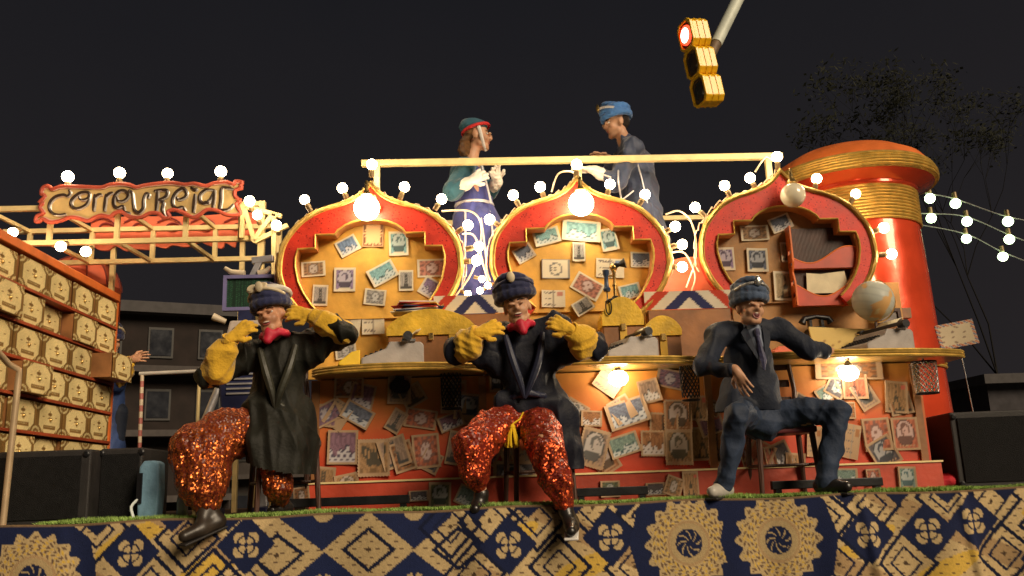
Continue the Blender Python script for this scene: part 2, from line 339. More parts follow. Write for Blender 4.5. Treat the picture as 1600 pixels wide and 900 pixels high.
# printed rug cloth hung along the stage edge
def rug(px, dy):
    tan = np.array((.58, .43, .22)); navy = np.array((.007, .012, .046)); brn = np.array((.42, .28, .14)); gold = np.array((.66, .43, .08))
    n = len(px); c = np.tile(tan, (n, 1)); h = lambda a: (np.abs(np.sin(a)*43758.5453) % 1)
    c = c*(1+.10*np.sin(px*.021)[:, None]+.08*np.sin(px*.083+dy*.05)[:, None])
    c = mix(c, gold, (np.sin(px*.031+dy*.06)+.5*np.sin(px*.013-dy*.04)) > .95)
    c = mix(c, brn, (np.sin(px*.023-dy*.045+2)) > .72)
    dash = ((px+((dy//11) % 2)*9) % 18 < 6) & (dy % 11 < 1.9); c = mix(c, (.10, .06, .04), dash)
    dm = lambda x, y, sx=1.: np.abs(px-x)*sx+np.abs(dy-y)
    def outline(x, y, s, w=6, sx=1.):
        nonlocal c; d = dm(x, y, sx); c = mix(c, navy*.8, (d < s) & (d > s-w)); c = mix(c, (.08, .05, .03), (d < 4))
    def navzone(x, w):
        nonlocal c; c = mix(c, navy*1.6, (np.abs(px-x) < w))
    def band(x, y, s):
        nonlocal c; d = dm(x, y, .8); c = mix(c, tan*.85, d < s); c = mix(c, (.10, .06, .04), (d < s) & dash); outline(x, y, s*.60, 7, .8)
    navzone(552, 130)
    for x, y in ((418, 58), (556, 56), (692, 58)): band(x, y, 56)
    for x in (487, 625):
        r = np.hypot(px-x, dy-112); c = mix(c, tan*.8, (r < 22) & (np.sin(np.arctan2(dy-112, px-x)*9) > -.4)); r = np.hypot(px-x, dy+2); c = mix(c, tan*.8, r < 16)
    lat = [(150, 12), (235, 95), (325, 92), (285, 30), (715, 98), (680, 25), (812, 22), (845, 92), (900, 5), (960, 95), (985, 20), (1262, 35), (1275, 105), (1340, 20),
           (1385, 108), (1460, 8), (1545, 100), (1535, 20), (1620, 60), (120, 100), (1700, 80), (-40, 90), (-90, 20), (370, 92), (740, 20)]
    for x, y in lat:
        outline(x, y, 50, 8); d = dm(x, y); c = mix(c, navy, (d < 27) & (d > 22))
    for x in (150, 262, 345, 722, 800, 868, 950, 1300, 1385, 1462, 1560): c = mix(c, navy*1.2, (np.abs(px-x)+dy*1.1 < 22))
    for x, y in ((203, 48), (372, 40), (768, 58), (925, 50), (1328, 64), (1425, 60), (1500, 48), (1610, 110), (-60, 55), (1720, 30)):
        d = dm(x, y); c = mix(c, navy*1.3, d < 44); a = np.arctan2(dy-y, px-x); r = np.hypot(px-x, dy-y)
        fl = (r < 9+14*np.abs(np.sin(2*a))**.7) & (r > 3) & (np.abs(np.sin(2*a)) > .45); c = mix(c, tan*.95, fl & (d < 40)); c = mix(c, navy, (r > 12) & (r < 14.5) & fl)
    for x, y in ((62, 78), (1046, 66), (1188, 64)):
        c = mix(c, navy*1.4, (np.abs(px-x) < 92-np.abs(dy-y)*.25) & (dm(x, y, .8) < 118)); r = np.hypot(px-x, dy-y); a = np.arctan2(dy-y, px-x)
        ro = 64+5*np.cos(a*16); c = mix(c, tan*.9, r < ro); lace = np.sin(a*24+np.sin(r*.35)*2)*np.sin(r*.55)
        c = mix(c, (.16, .10, .06), (r < ro-4) & (r > 33) & (lace > .35)); c = mix(c, gold*.95, (r < ro-8) & (r > 36) & (lace < -.45))
        c = mix(c, brn, (r < 34) & (r > 30)); c = mix(c, tan*.75, (r < 30)); c = mix(c, navy*1.2, r < 21); c = mix(c, tan*.8, (r < 19) & (np.abs(np.sin(a*4+r*.2)) < .32) & (r > 4))
    c = mix(c, (.20, .13, .07), dy < 2.5)
    return c*(.88+.24*RS.rand(n)[:, None])
nx, ny = 1250, 96
X0, X1, Hh = -3.55, 4.35, .78
uu, vv = np.meshgrid(np.linspace(X0, X1, nx), np.linspace(0, Hh, ny)); uu = uu.ravel(); vv = vv.ravel()
C = rug((uu+2.774)/.003883, vv/.00388)
yy = YE-.05-.030*np.sin(uu*7+np.sin(uu*2.3)*2)*(vv/Hh)**.5-.014*np.sin(uu*17+vv*3+2*np.sin(uu*3.1))*(vv/Hh)**.7-.02*vv
for cx_, w_, a_ in ((-1.62, .05, .015), (2.36, .035, .045), (2.98, .03, .04), (-2.4, .04, .015)): yy -= a_*np.exp(-((uu-cx_-.12*vv)/w_)**2)*(.35+.65*vv/Hh)
me = bpy.data.meshes.new('rug_skirt'); P = np.stack([uu, yy, ZS+.012-vv+.006*np.sin(uu*6)], 1)
qi = np.arange(nx*ny).reshape(ny, nx); Q = np.stack([qi[:-1, :-1], qi[1:, :-1], qi[1:, 1:], qi[:-1, 1:]], -1).reshape(-1, 4)
me.from_pydata(P.tolist(), [], Q.tolist()); me.materials.append(vcmat('rug_cloth', .85, .5, 260)); me.polygons.foreach_set('use_smooth', [True]*len(Q))
ca = me.color_attributes.new('print', 'FLOAT_COLOR', 'POINT'); ca.data.foreach_set('color', np.concatenate([np.clip(C, 0, 1), np.ones((len(C), 1))], 1).astype(np.float32).ravel())
o = bpy.data.objects.new('rug_skirt', me); COL.objects.link(o); tag(o, 'navy and tan patterned rug cloth hung along the stage front edge', 'cloth')
sm = o.modifiers.new('solid', 'SOLIDIFY'); sm.thickness = .006; sm.offset = 1

# artificial turf along the edge (nobody could count the blades)
n = 26000; bx = RS.uniform(-2.55, 4.3, n); dens = .5+.5*np.sin(bx*5.3)+.3*np.sin(bx*13); by = YE-.045+np.abs(RS.normal(0, .11, n)); hh = (.010+.022*RS.rand(n))*(.6+.5*np.clip(dens, 0, 1)); an = RS.uniform(0, 6.3, n)
lean = RS.normal(0, .014, (n, 2)); w = .004
V = np.stack([np.stack([bx-w*np.cos(an), by-w*np.sin(an), np.full(n, ZS+.008)], 1), np.stack([bx+w*np.cos(an), by+w*np.sin(an), np.full(n, ZS+.008)], 1), np.stack([bx+lean[:, 0], by-np.abs(lean[:, 1]), ZS+.012+hh], 1)], 1).reshape(-1, 3)
me = bpy.data.meshes.new('artificial_turf'); me.from_pydata(V.tolist(), [], np.arange(3*n).reshape(-1, 3).tolist()); me.materials.append(mat('turf_green', (.34, .50, .13), .7, 0, .4, 12))
o = bpy.data.objects.new('artificial_turf', me); COL.objects.link(o); tag(o, 'strip of green artificial turf along the stage edge', 'turf', kind='stuff')
g = MB(); g.box((.4, 5.62, ZS+.004), (7.4, .3, .007)); tag(g.build('turf_mat', mat('turf_backing', (.10, .15, .04), .9, 0, .3, 8)), kind='structure')

# far buildings in the dark
def building(name, label, x0, x1, y, depth, h, floors, cols, wall, lit, balc=True):
    t = thing(name, label, 'building', ((x0+x1)/2, y+depth/2, 0))
    g = MB(); g.box(((x0+x1)/2, y+depth/2, h/2), (x1-x0, depth, h)); g.build('wall', wall, t)
    g = MB(); g.box(((x0+x1)/2, y+depth/2-.2, h+.14), (x1-x0+.6, depth+.5, .28)); g.build('roof', mat('eave_grey', (.07, .065, .065), .8), t)
    fh = h/floors; cw = (x1-x0)/cols
    for f in range(floors):
        if balc:
            g = MB(); g.box(((x0+x1)/2, y-.35, f*fh+.12), (x1-x0, .7, .16)); g.build('balcony_slab', mat('slab_grey', (.07, .06, .056), .8), t)
        for c in range(cols):
            cx = x0+cw*(c+.5); cz = f*fh+fh*.55; on = (f, c) in lit
            g = MB(); g.box((cx, y-.02, cz), (cw*.5, .06, fh*.5)); fr = g.build('window', mat('window_frame_dark', (.03, .028, .025), .6), t)
            g = MB(); g.box((cx, y-.06, cz), (cw*.42, .03, fh*.42)); g.build('pane', mat('window_lit', (.5, .55, .5), .4, emit=.30, ecol=(.6, .75, .7)) if on else mat('window_dark', (.02, .022, .028), .12), fr)
    return t
ab = building('apartment_building', 'dim brick apartment block in the dark behind the drawer cabinet', -15.0, -7.6, 22, 8, 6.4, 4, 6, mat('night_brick', (.022, .016, .014), .85, 0, .3, 3), {(1, 2), (0, 3)}); ab.rotation_euler = (0, 0, R(24))
building('low_building', 'low dark building beyond the red tower at far right', 15.6, 30, 26, 8, 4.2, 1, 5, mat('night_render', (.05, .046, .05), .85, 0, .3, 3), set(), False)
building('street_house', 'dark house far behind the aisle between cabinet and left dancer', -9.2, -4.0, 34, 8, 4.6, 2, 4, mat('night_plaster', (.05, .042, .038), .85, 0, .3, 3), {(1, 1)})

# ================================================================== lamps
BULBS = []
for k_, (e_, r_) in enumerate(((1., .039), (.8, .039), (.45, .037), (1.15, .040))):
    bo = MB().ball((0, 0, 0), r_, 20, 12).build('bulb', mat('lit_bulb_%d' % k_, (1, .9, .75), .3, 0, .0, 5, emit=BULB_E*e_, ecol=(1, .77, .46)), smooth=True); BULBS.append(bo.data); bpy.data.objects.remove(bo)
def bulb(parent, p, away, sc=1., me=None, socket=True):
    """lit bulb at p whose socket reaches back along `away`"""
    p = Vector(p); d = Vector(away).normalized(); o = bpy.data.objects.new('bulb', me or random.choice(BULBS)); COL.objects.link(o); o.location = p; o.scale = (sc,)*3; adopt(o, parent)
    if socket:
        g = MB(); g.tube([p+d*.028*sc, p+d*.05*sc, p+d*.052*sc, p+d*.10*sc], [.016*sc, .018*sc, .022*sc, .020*sc], 10); g.build('socket', SOCK, o, True)
    return o

# ================================================================== ONION PANELS
OUT = [(0, .965), (.06, .89), (.144, .813), (.25, .755), (.367, .712), (.51, .67), (.647, .609), (.77, .52), (.87, .407), (.945, .29), (.985, .165), (1.0, .03), (.995, -.10), (.93, -.28), (.84, -.42), (.72, -.55), (.62, -.64)]
INN = [(0, .53), (.10, .525), (.20, .505), (.29, .465), (.36, .415), (.395, .365), (.61, .365), (.61, .21), (.80, .205), (.825, .10), (.825, 0), (.79, -.17), (.73, -.30), (.64, -.44), (.54, -.54)]
def sym(half): return [(-u, v) for u, v in half[::-1] if u > 1e-6]+list(half)
OHW, OY = .668, 6.40
STAMPS = {}; TONE = [1.0]
def onion(cx, cy, label, back, globe_px, lit, bulbs):
    c = at(cx, cy, OY); t = thing('onion_panel', label, 'display panel', (c.x, OY+.1, ZT+.01), 0, 'onion-arch display panels')
    outer = [(c.x+u*OHW, c.z+v*OHW) for u, v in sym([tuple(p) for p in [(q.x, q.y) for q in crom([(a, b, 0) for a, b in OUT], 4)]])]
    inner = [(c.x+u*OHW, c.z+v*OHW) for u, v in sym(INN)]
    g = MB(); g.prism(outer+inner[::-1], .11, [], lambda u, v, d: Vector((u, OY+d, v))); g.build('frame', RED, t)
    g = MB(); g.prism([(a, b) for a, b in inner], -.004, [], lambda u, v, d: Vector((c.x+(u-c.x)*1.05, OY+.118+d, c.z+(v-c.z)*1.05))); g.build('back_board', back, t)
    # stepped niche lining
    g = MB(); n = len(inner)
    for i in range(n-1):
        a = inner[i]; b = inner[i+1]; sh = lambda p: (c.x+(p[0]-c.x)*.985, c.z+(p[1]-c.z)*.985)
        A, B = sh(a), sh(b); g.add([(a[0], OY-.004, a[1]), (b[0], OY-.004, b[1]), (B[0], OY-.004, B[1]), (A[0], OY-.004, A[1]), (A[0], OY+.112, A[1]), (B[0], OY+.112, B[1])], [(0, 1, 2, 3), (3, 2, 5, 4)])
    g.build('niche_lining', NICHE, t)
    g = MB(); g.tube([(p[0], OY-.012, p[1]) for p in outer], .014, 8); g.build('gold_rope', BRAID, t, True)
    for q in (1.022, .978):
        g = MB(); g.tube([(c.x+(p[0]-c.x)*q, OY-.004, c.z+(p[1]-c.z)*q) for p in outer], .0075, 6); g.build('gold_cord', GOLD, t, True)
    arch = [(p[0], OY-.014, p[1]) for p in inner]
    g = MB(); g.tube(arch, .008, 6); g.build('inner_trim', GOLD, t, True)
    # globe lamp on a brass arm
    gp = at(*globe_px, OY-.13); lp = MB(); lp.ball(gp, .094, 24, 14); lo = lp.build('globe_lamp', LITG if lit else OPAL, t, True)
    g = MB(); g.lathe([(.03, 0), (.045, .012), (.03, .03), (.018, .05), (.012, .12), (.004, .13)], gp+Vector((0, 0, .086)), 14)
    g.tube([gp+Vector((0, 0, .13)), gp+Vector((.05, .03, .10)), gp+Vector((.075, .09, .03)), gp+Vector((.075, .13, .03))], .010, 8)
    g.ball(gp+Vector((.072, .10, .03)), .03, 10, 6); g.build('lamp_arm', BRASS, lo, True)
    for b in bulbs:
        p = at(b[0], b[1], OY+.02+(b[2] if len(b) > 2 else 0))
        q = min(outer, key=lambda w: (w[0]-p.x)**2+(w[1]-p.z)**2); bulb(t, p, Vector((q[0]-p.x, .02, q[1]-p.z)), .62 if b[1] > 425 else 1.)
    # wire looping from socket to socket behind the edge
    far = [(c.x+(p[0]-c.x)*1.06, OY+.06+.02*sin(i*1.7), c.z+(p[1]-c.z)*1.06+.012*sin(i*2.1)) for i, p in enumerate(outer[14:-14])]
    g = MB(); g.tube(far, .006, 6); g.build('wire', mat('white_wire', (.55, .45, .30), .5), t, True)
    return t, c
on1, c1 = onion(579, 415, 'leftmost red onion-shaped arch panel with lit globe lamp', OCHRE, (573, 325), True,
    [(476, 312), (535, 294), (581, 257), (632, 292), (690, 311), (731, 352), (748, 385), (745, 407), (753, 436), (731, 459)])
on2, c2 = onion(908, 405, 'middle red onion-shaped arch panel behind the dancer in the centre', OCHRE, (908, 318), True,
    [(802, 305), (844, 292), (901, 257), (953, 288), (1008, 304), (765, 343), (1055, 354), (1066, 382), (1066, 417), (762, 446), (750, 454)])
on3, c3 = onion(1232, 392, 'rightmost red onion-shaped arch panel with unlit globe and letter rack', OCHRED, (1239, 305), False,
    [(1214, 245), (1172, 278), (1132, 290), (1086, 324), (1276, 279), (1337, 303), (1381, 356), (1393, 397)])

WIRE = MATS['white_wire']
for par, L_ in ((on1, [(690, 330), (735, 330), (752, 352), (748, 395), (735, 430), (712, 462)]), (on1, [(722, 366), (742, 370), (757, 420), (766, 452)]), (on2, [(1040, 335), (1062, 330), (1082, 352), (1088, 400), (1072, 450)]), (on2, [(1048, 395), (1070, 396), (1086, 430), (1080, 456)]), (on3, [(1180, 268), (1196, 246), (1208, 252)]), (on2, [(862, 300), (872, 272), (892, 268), (902, 276)])):
    g = MB(); g.tube(crom([at(x, y, OY+.10+.03*sin(x)) for x, y in L_], 6), .0075, 6); g.build('cable', WIRE, par, True)
# ------------------------------------------------------------------ printed stamps, notes and letters
def motif(kind, tint, seed):
    r = np.random.RandomState(seed); tint = np.array(tint); ink = tint*.16+.015; ph = r.uniform(0, 6, 8); tone = np.array((1, 1, 1.)) if TONE[0] > .9 else np.array((.62, .47, .38)); tint = tint*(1 if TONE[0] > .9 else .85)*(1 if TONE[0] > .9 else np.array((1.05, .78, .62)))
    def fn(u, v):
        n = len(u); paper = np.array((.66, .58, .43))*tone; c = np.tile(paper, (n, 1)); m = .085
        ins = (u > m) & (u < 1-m) & (v > m) & (v < 1-m)
        hatch = .85+.15*np.sign(np.sin((u*38+v*17)+3*np.sin(v*9+ph[0])))
        if kind == 'letter':
            c = mix(c, (.16, .13, .12), ins & (np.abs((v*13) % 1-.5) < .16) & (np.sin(u*60+ph[1]+v*40) > -.3) & (u < .62)); c = mix(c, tint, (u > .68) & (u < .9) & (v > .66) & (v < .9)); c = mix(c, (.3, .25, .2), np.abs(u-.5) < .012); return c
        c = np.where(ins[:, None], tint[None]*hatch[:, None], c)
        if kind == 'land':
            sk = .42+.10*np.sin(u*9+ph[0])+.06*np.sign(np.sin(u*23+ph[1])); low = ins & (v < sk)
            c = mix(c, np.minimum(tint*.35+.42, .75), low); c = mix(c, ink, low & (np.abs(v-sk) < .035)); c = mix(c, ink*1.6, low & (np.sin(u*31+ph[2])*np.sin(v*27+ph[3]) > .45))
            c = mix(c, tint*.55, ins & (v > .8) & (np.sin(u*14+ph[4]+v*20) > .3))
        elif kind == 'face':
            d = ((u-.5)/.34)**2+((v-.53)/.38)**2; c = mix(c, tint*.5+.28, ins & (d < 1)); c = mix(c, ink, ins & (np.abs(d-1) < .12))
            fx_ = .5+.05*np.sin(ph[1]); fs_ = .8+.35*abs(np.sin(ph[2])); hd = ((u-fx_)/(.14*fs_))**2+((v-.64)/(.16*fs_))**2; c = mix(c, ink*1.8, hd < 1.25); c = mix(c, tint*.6+.25, ((u-fx_-.03*np.sign(np.sin(ph[3])))/(.10*fs_))**2+((v-.585)/(.13*fs_))**2 < 1); c = mix(c, ink*1.5, (np.abs(np.abs(u-fx_-.02)-.04*fs_) < .018) & (np.abs(v-.6) < .02)); c = mix(c, ink*1.5, (np.abs(u-fx_-.02) < .04) & (np.abs(v-.52) < .015)); c = mix(c, ink*1.5, ins & (v < .42) & (np.abs(u-.5) < .3*(1-(v-.1)**2)) & (d < 1)); c = mix(c, paper, (v > .1) & (v < .17) & (np.abs(u-.5) < .3) & (np.sin(u*50) > -.2))
        elif kind == 'tower':
            w_ = .16-.10*v; c = mix(c, ink, ins & (np.abs(u-.5) < w_) & (v < .86)); c = mix(c, tint*.8, ins & (np.abs(u-.5) < w_*.5) & (np.abs((v*9) % 1-.5) < .2)); c = mix(c, ink, ins & (v < .2))
        elif kind == 'eiffel':
            w_ = .05+.30*np.clip(.62-v, 0, 1)**1.7*2; a = np.abs(u-.5); c = mix(c, ink, ins & (a < w_) & (v < .92)); c = mix(c, tint, ins & (a < w_*.55) & (v < .38) & (v > .12+.0*u) & (a < .16-.4*np.abs(v-.2))); c = mix(c, tint*.8, ins & (a < w_*.6) & (np.abs((v*16) % 1-.5) < .18) & (v > .4)); c = mix(c, ink, ins & (v < .15) & (np.sin(u*40) > -.4)); c = mix(c, (.5, .12, .08), (u > .7) & (u < .88) & (v > .74) & (v < .88))
        elif kind == 'note':
            d = np.hypot((u-.5)*1.5, v-.5); c = mix(c, tint*.45+.3, ins & (d < .3)); c = mix(c, ink*2, ins & (np.abs(d-.3) < .03)); c = mix(c, ink*2.2, ins & (np.sin(u*25+ph[0])*np.sin(v*19+ph[1]) > .5)); c = mix(c, tint*.4, ins & ((u < .2) | (u > .8)) & (np.abs((v*4) % 1-.5) < .2))
        elif kind == 'ring':
            c = np.tile(paper, (n, 1)); d = np.hypot((u-.5)*1.4, v-.5); a = np.arctan2(v-.5, u-.5); c = mix(c, tint*.5, (np.abs(d-.3-.025*np.sin(a*14)) < .045)); c = mix(c, (.12, .1, .1), (np.abs(u-.5) < .15) & ((np.abs(v-.55) < .035) | (np.abs(v-.42) < .025)) & (np.sin(u*90) > -.5)); c = mix(c, tint*.6, (np.abs(u-.5) > .45) | (np.abs(v-.5) > .45))
        elif kind == 'butterfly':
            a = np.abs(u-.5); wing = ((a-.2)/.19)**2+((v-.62-.5*(a-.2))/.17)**2 < 1; w2 = ((a-.13)/.12)**2+((v-.4)/.12)**2 < 1; c = mix(c, ink, wing | w2); c = mix(c, tint*1.1, (((a-.2)/.14)**2+((v-.62-.5*(a-.2))/.11)**2 < 1) & (np.sin(u*60) > .1)); c = mix(c, ink, (a < .02) & (v > .3) & (v < .75)); c = mix(c, tint*.5, ins & (v < .25) & (np.sin(u*17) > 0))
        elif kind == 'dots':
            c = np.tile(np.array((.60, .36, .18)), (n, 1)); e = np.minimum(np.minimum(u, 1-u), np.minimum(v, 1-v)*1.3); c = mix(c, (.14, .06, .03), (np.abs(e-.1) < .05) & (np.hypot((u*6) % 1-.5, (v*8) % 1-.5) < .42))
        return c
    return fn
BLUE, TEAL, PINK, GREY, BRN, PURP, GRN, SLATE, SEP = (.17, .25, .42), (.22, .42, .46), (.52, .22, .16), (.36, .34, .32), (.36, .22, .12), (.27, .2, .34), (.14, .2, .13), (.13, .15, .2), (.42, .33, .2)
def stamp(parent, px, py, w, h, rot, kind, tint, Y, tooth=0, seed=None):
    """a card about w x h photo pixels glued on the board at plane Y"""
    p = at(px, py, Y); s = Y*1.02/FPX; key = len(STAMPS)
    if key not in STAMPS:
        nx = int(max(17, min(41, w*.45)))*1; ny = int(max(17, min(41, h*.45))); nx += 1-nx % 2; ny += 1-ny % 2
        STAMPS[key] = card_mesh('stamp', w*s, h*s, nx, ny, motif(kind, tint, seed or len(STAMPS)), .005, .006 if tooth else 0, random.choice((.003, .005, .010, .014)))
    o = bpy.data.objects.new('letter' if kind == 'letter' else 'stamp', STAMPS[key]); COL.objects.link(o)
    Y = Y-.0012*(len(parent.children) % 7); o.location = (p.x, Y, p.z); o.rotation_euler = (0, R(-rot+2.0), 0); adopt(o, parent); return o
YB = OY+.112
def grp(parent, ox, oy, sc, Y, L):
    for e in L:
        px, py = ox+e[0]/sc, oy+e[1]/sc; stamp(parent, px, py, e[2]/sc, e[3]/sc, e[4], e[5], e[6], Y, e[7] if len(e) > 7 else 0)
grp(on1, 420, 230, 2.572, YB, [(318, 397, 88, 70, 30, 'land', BLUE), (420, 348, 84, 112, 0, 'dots', SEP), (522, 388, 78, 102, 3, 'face', TEAL), (180, 490, 95, 62, 5, 'note', BRN), (306, 533, 85, 98, 1, 'face', PURP), (458, 508, 112, 75, 30, 'land', TEAL), (552, 537, 58, 85, 2, 'tower', GREY), (657, 486, 120, 75, 3, 'note', PINK), (650, 567, 80, 78, -30, 'land', PURP), (207, 596, 60, 85, -1, 'tower', GREY), (428, 604, 85, 65, -5, 'note', GREY)])
grp(on2, 740, 230, 2.572, YB, [(202, 428, 80, 65, 30, 'land', SLATE), (293, 360, 108, 68, 15, 'land', TEAL), (432, 338, 158, 88, -4, 'land', TEAL), (422, 422, 52, 80, 0, 'tower', GREY), (542, 373, 70, 95, 12, 'face', TEAL), (330, 490, 115, 80, 0, 'ring', GREY), (457, 560, 122, 78, -30, 'note', PINK), (548, 487, 115, 80, -2, 'letter', BLUE), (672, 453, 85, 65, 0, 'land', SLATE), (628, 580, 88, 60, 14, 'land', TEAL), (320, 610, 95, 70, 0, 'letter', PINK), (438, 640, 80, 58, 32, 'tower', GREY)])
grp(on3, 1060, 200, 2.3685, YB, [(280, 390, 108, 60, 3, 'note', BRN), (375, 355, 85, 60, 22, 'land', SLATE), (290, 490, 80, 92, 0, 'face', SLATE), (403, 460, 52, 78, 2, 'tower', SEP), (172, 485, 72, 90, 2, 'face', PURP), (395, 585, 92, 112, 0, 'eiffel', SEP)])

# ================================================================== COUNTER
YP = 6.15
xl, xr = at(486, 650, YP).x, at(1446, 650, YP).x
ct = thing('stamp_counter', 'long orange and red counter covered with giant stamps', 'counter', ((xl+xr)/2, YP+.2, ZS))
g = MB(); g.box(((xl+xr)/2, YP+.2, (ZS+ZT-.06)/2+.001), (xr-xl, .4, ZT-.06-ZS-.002))
PANEL = paintgrad('counter_paint', (.54, .23, .035), (.47, .045, .012), ZS+.34, ZS+.92)
g.build('front_panel', PANEL, ct)
zb = at(1100, 735, YP-.05).z
g = MB(); g.box(((xl+xr)/2+.02, YP-.03, (ZS+zb)/2+.002), (xr-xl+.03, .06, zb-ZS-.004)); g.build('kick_board', mat('kick_red', (.42, .05, .02), .5, 0, .3, 3, .2, 30), ct)
g = MB(); g.box(((xl+xr)/2+.02, YP-.065, zb+.006), (xr-xl+.05, .012, .012)); g.build('kick_trim', CREAMP, ct)
for px in (493, 1437, 755, 1110):
    p = at(px, 650, YP-.02); g = MB(); g.box((p.x, YP-.012, (ZS+ZT)/2+.05), (.05, .022, ZT-ZS-.24)); g.build('pilaster', WOODB, ct)
# scalloped counter top in three bays
for (a, b) in ((488, 756), (757, 1112), (1113, 1512)):
    xa, xb = at(a, 565, 6.0).x, at(b, 565, 6.0).x-.004; N_ = 28
    fr = [(xa+(xb-xa)*i/N_, 6.04-.24*max(0, sin(pi*i/N_))**.55) for i in range(N_+1)]
    pl = fr+[(xb, 6.62), (xa, 6.62)]
    g = MB(); g.prism(pl, -.05, [], lambda u, v, d: Vector((u, v, ZT+d))); tp = g.build('counter_top', mat('varnished_top', (.50, .30, .08), .3, 0, .25, 4, .15, 25, coat=.4), ct)
    for dz, r_ in ((-.007, .010), (-.043, .010)):
        g = MB(); g.tube([(x, y-.008, ZT+dz) for x, y in fr], r_, 6); g.build('gold_edge', GOLD, tp, True)
    g = MB(); g.tube([(x, y-.006, ZT-.025) for x, y in fr], .012, 6); g.build('braid', BRAID, tp, True)
FP = YP-.004; TONE[0] = .5
grp(ct, 460, 550, 2.572, FP, [(220, 143, 115, 80, 0, 'note', BRN), (422, 150, 90, 115, 0, 'face', GREY), (125, 250, 120, 80, 28, 'note', PURP), (255, 252, 120, 75, -28, 'land', BLUE), (410, 278, 60, 90, -30, 'tower', GREY), (508, 268, 125, 75, -8, 'note', PINK), (640, 180, 100, 130, 0, 'letter', BRN), (695, 220, 100, 105, -5, 'face', BLUE), (630, 280, 100, 60, 22, 'land', PURP), (195, 383, 115, 130, 0, 'land', PURP), (320, 425, 125, 145, 2, 'butterfly', SEP, 1), (437, 420, 85, 115, 18, 'note', BRN), (530, 398, 105, 130, 6, 'note', PINK), (640, 385, 50, 130, -10, 'tower', GREY), (115, 520, 90, 110, -4, 'tower', SEP), (215, 540, 90, 95, 12, 'face', SEP), (820, 118, 70, 85, 0, 'face', SLATE), (885, 515, 170, 150, 0, 'face', SLATE, 1)])
grp(ct, 900, 560, 3.75, FP, [(90, 352, 120, 90, -2, 'land', BRN), (300, 320, 240, 150, 18, 'land', BLUE), (280, 508, 180, 120, 18, 'land', TEAL), (100, 525, 165, 225, -15, 'face', GREY, 1), (595, 335, 165, 185, 0, 'face', BRN, 1), (450, 498, 145, 150, 0, 'land', BRN, 1), (600, 520, 160, 205, 0, 'face', SEP, 1), (740, 500, 140, 190, 2, 'eiffel', SEP), (820, 490, 100, 260, 0, 'tower', BRN, 1), (550, 120, 155, 110, -12, 'note', PURP), (190, 140, 150, 130, -35, 'letter', PINK), (800, 290, 90, 90, -25, 'note', BRN), (1000, 590, 60, 190, 12, 'note', PINK)])
grp(ct, 1180, 540, 3.6, FP, [(520, 135, 385, 112, 0, 'note', BRN), (410, 262, 145, 90, 30, 'land', TEAL), (610, 275, 115, 165, 30, 'face', GREY), (790, 290, 125, 178, -4, 'eiffel', SEP), (680, 500, 155, 180, 4, 'note', PINK), (838, 496, 150, 180, 2, 'face', PINK), (530, 365, 60, 95, 0, 'note', BRN), (540, 540, 85, 190, -12, 'letter', BRN), (225, 690, 110, 165, -3, 'eiffel', SEP), (90, 660, 60, 180, 8, 'note', PINK), (330, 540, 85, 170, -5, 'letter', BRN)])
for k_ in range(26):
    px_ = 500+(k_*36.3) % 930; py_ = random.choice((612, 640, 668, 700, 716))
    stamp(ct, px_+random.uniform(-9, 9), py_-(px_-960)*.02, random.uniform(30, 46), random.uniform(28, 48), random.uniform(-32, 32), random.choice(('note', 'land', 'face', 'tower', 'letter', 'eiffel')), random.choice((BRN, SEP, PINK, GREY, SLATE, PURP)), FP+.0025, random.choice((0, 0, 1)))
KP = YP-.062
grp(ct, 460, 550, 2.572, KP, [(585, 577, 85, 100, 0, 'face', GRN), (690, 580, 75, 75, -25, 'land', TEAL), (30, 575, 60, 60, 8, 'note', BRN), (500, 578, 75, 40, 3, 'land', SLATE)])
grp(ct, 900, 560, 3.75, KP, [(570, 750, 100, 110, -20, 'note', SEP), (670, 740, 90, 150, 2, 'eiffel', SEP), (200, 765, 110, 90, 2, 'note', GRN), (465, 765, 110, 70, 3, 'land', SLATE)])
grp(ct, 1180, 540, 3.6, KP, [(510, 740, 130, 95, 0, 'land', TEAL), (850, 745, 100, 125, 0, 'face', TEAL), (660, 740, 80, 90, 4, 'note', PINK)])
# work lamps fixed under the counter top
for i, (px, py, lab) in enumerate(((966, 591, 'lit round work lamp under the counter between centre and right dancers'), (1326, 583, 'lit round work lamp under the counter right of the seated suited dancer'))):
    p = at(px, py, 6.0); t = thing('work_lamp', lab, 'lamp', p, 0, 'lit work lamps under the counter')
    g = MB(); g.ball(p, (.068, .068, .055), 18, 10); g.build('lamp_globe', LITU, t, True)
    g = MB(); g.tube([p+Vector((0, 0, .045)), p+Vector((0, 0, .07)), (p.x, p.y, ZT-.052)], [.03, .022, .012], 10); g.build('lamp_holder', BLACKM, t, True)
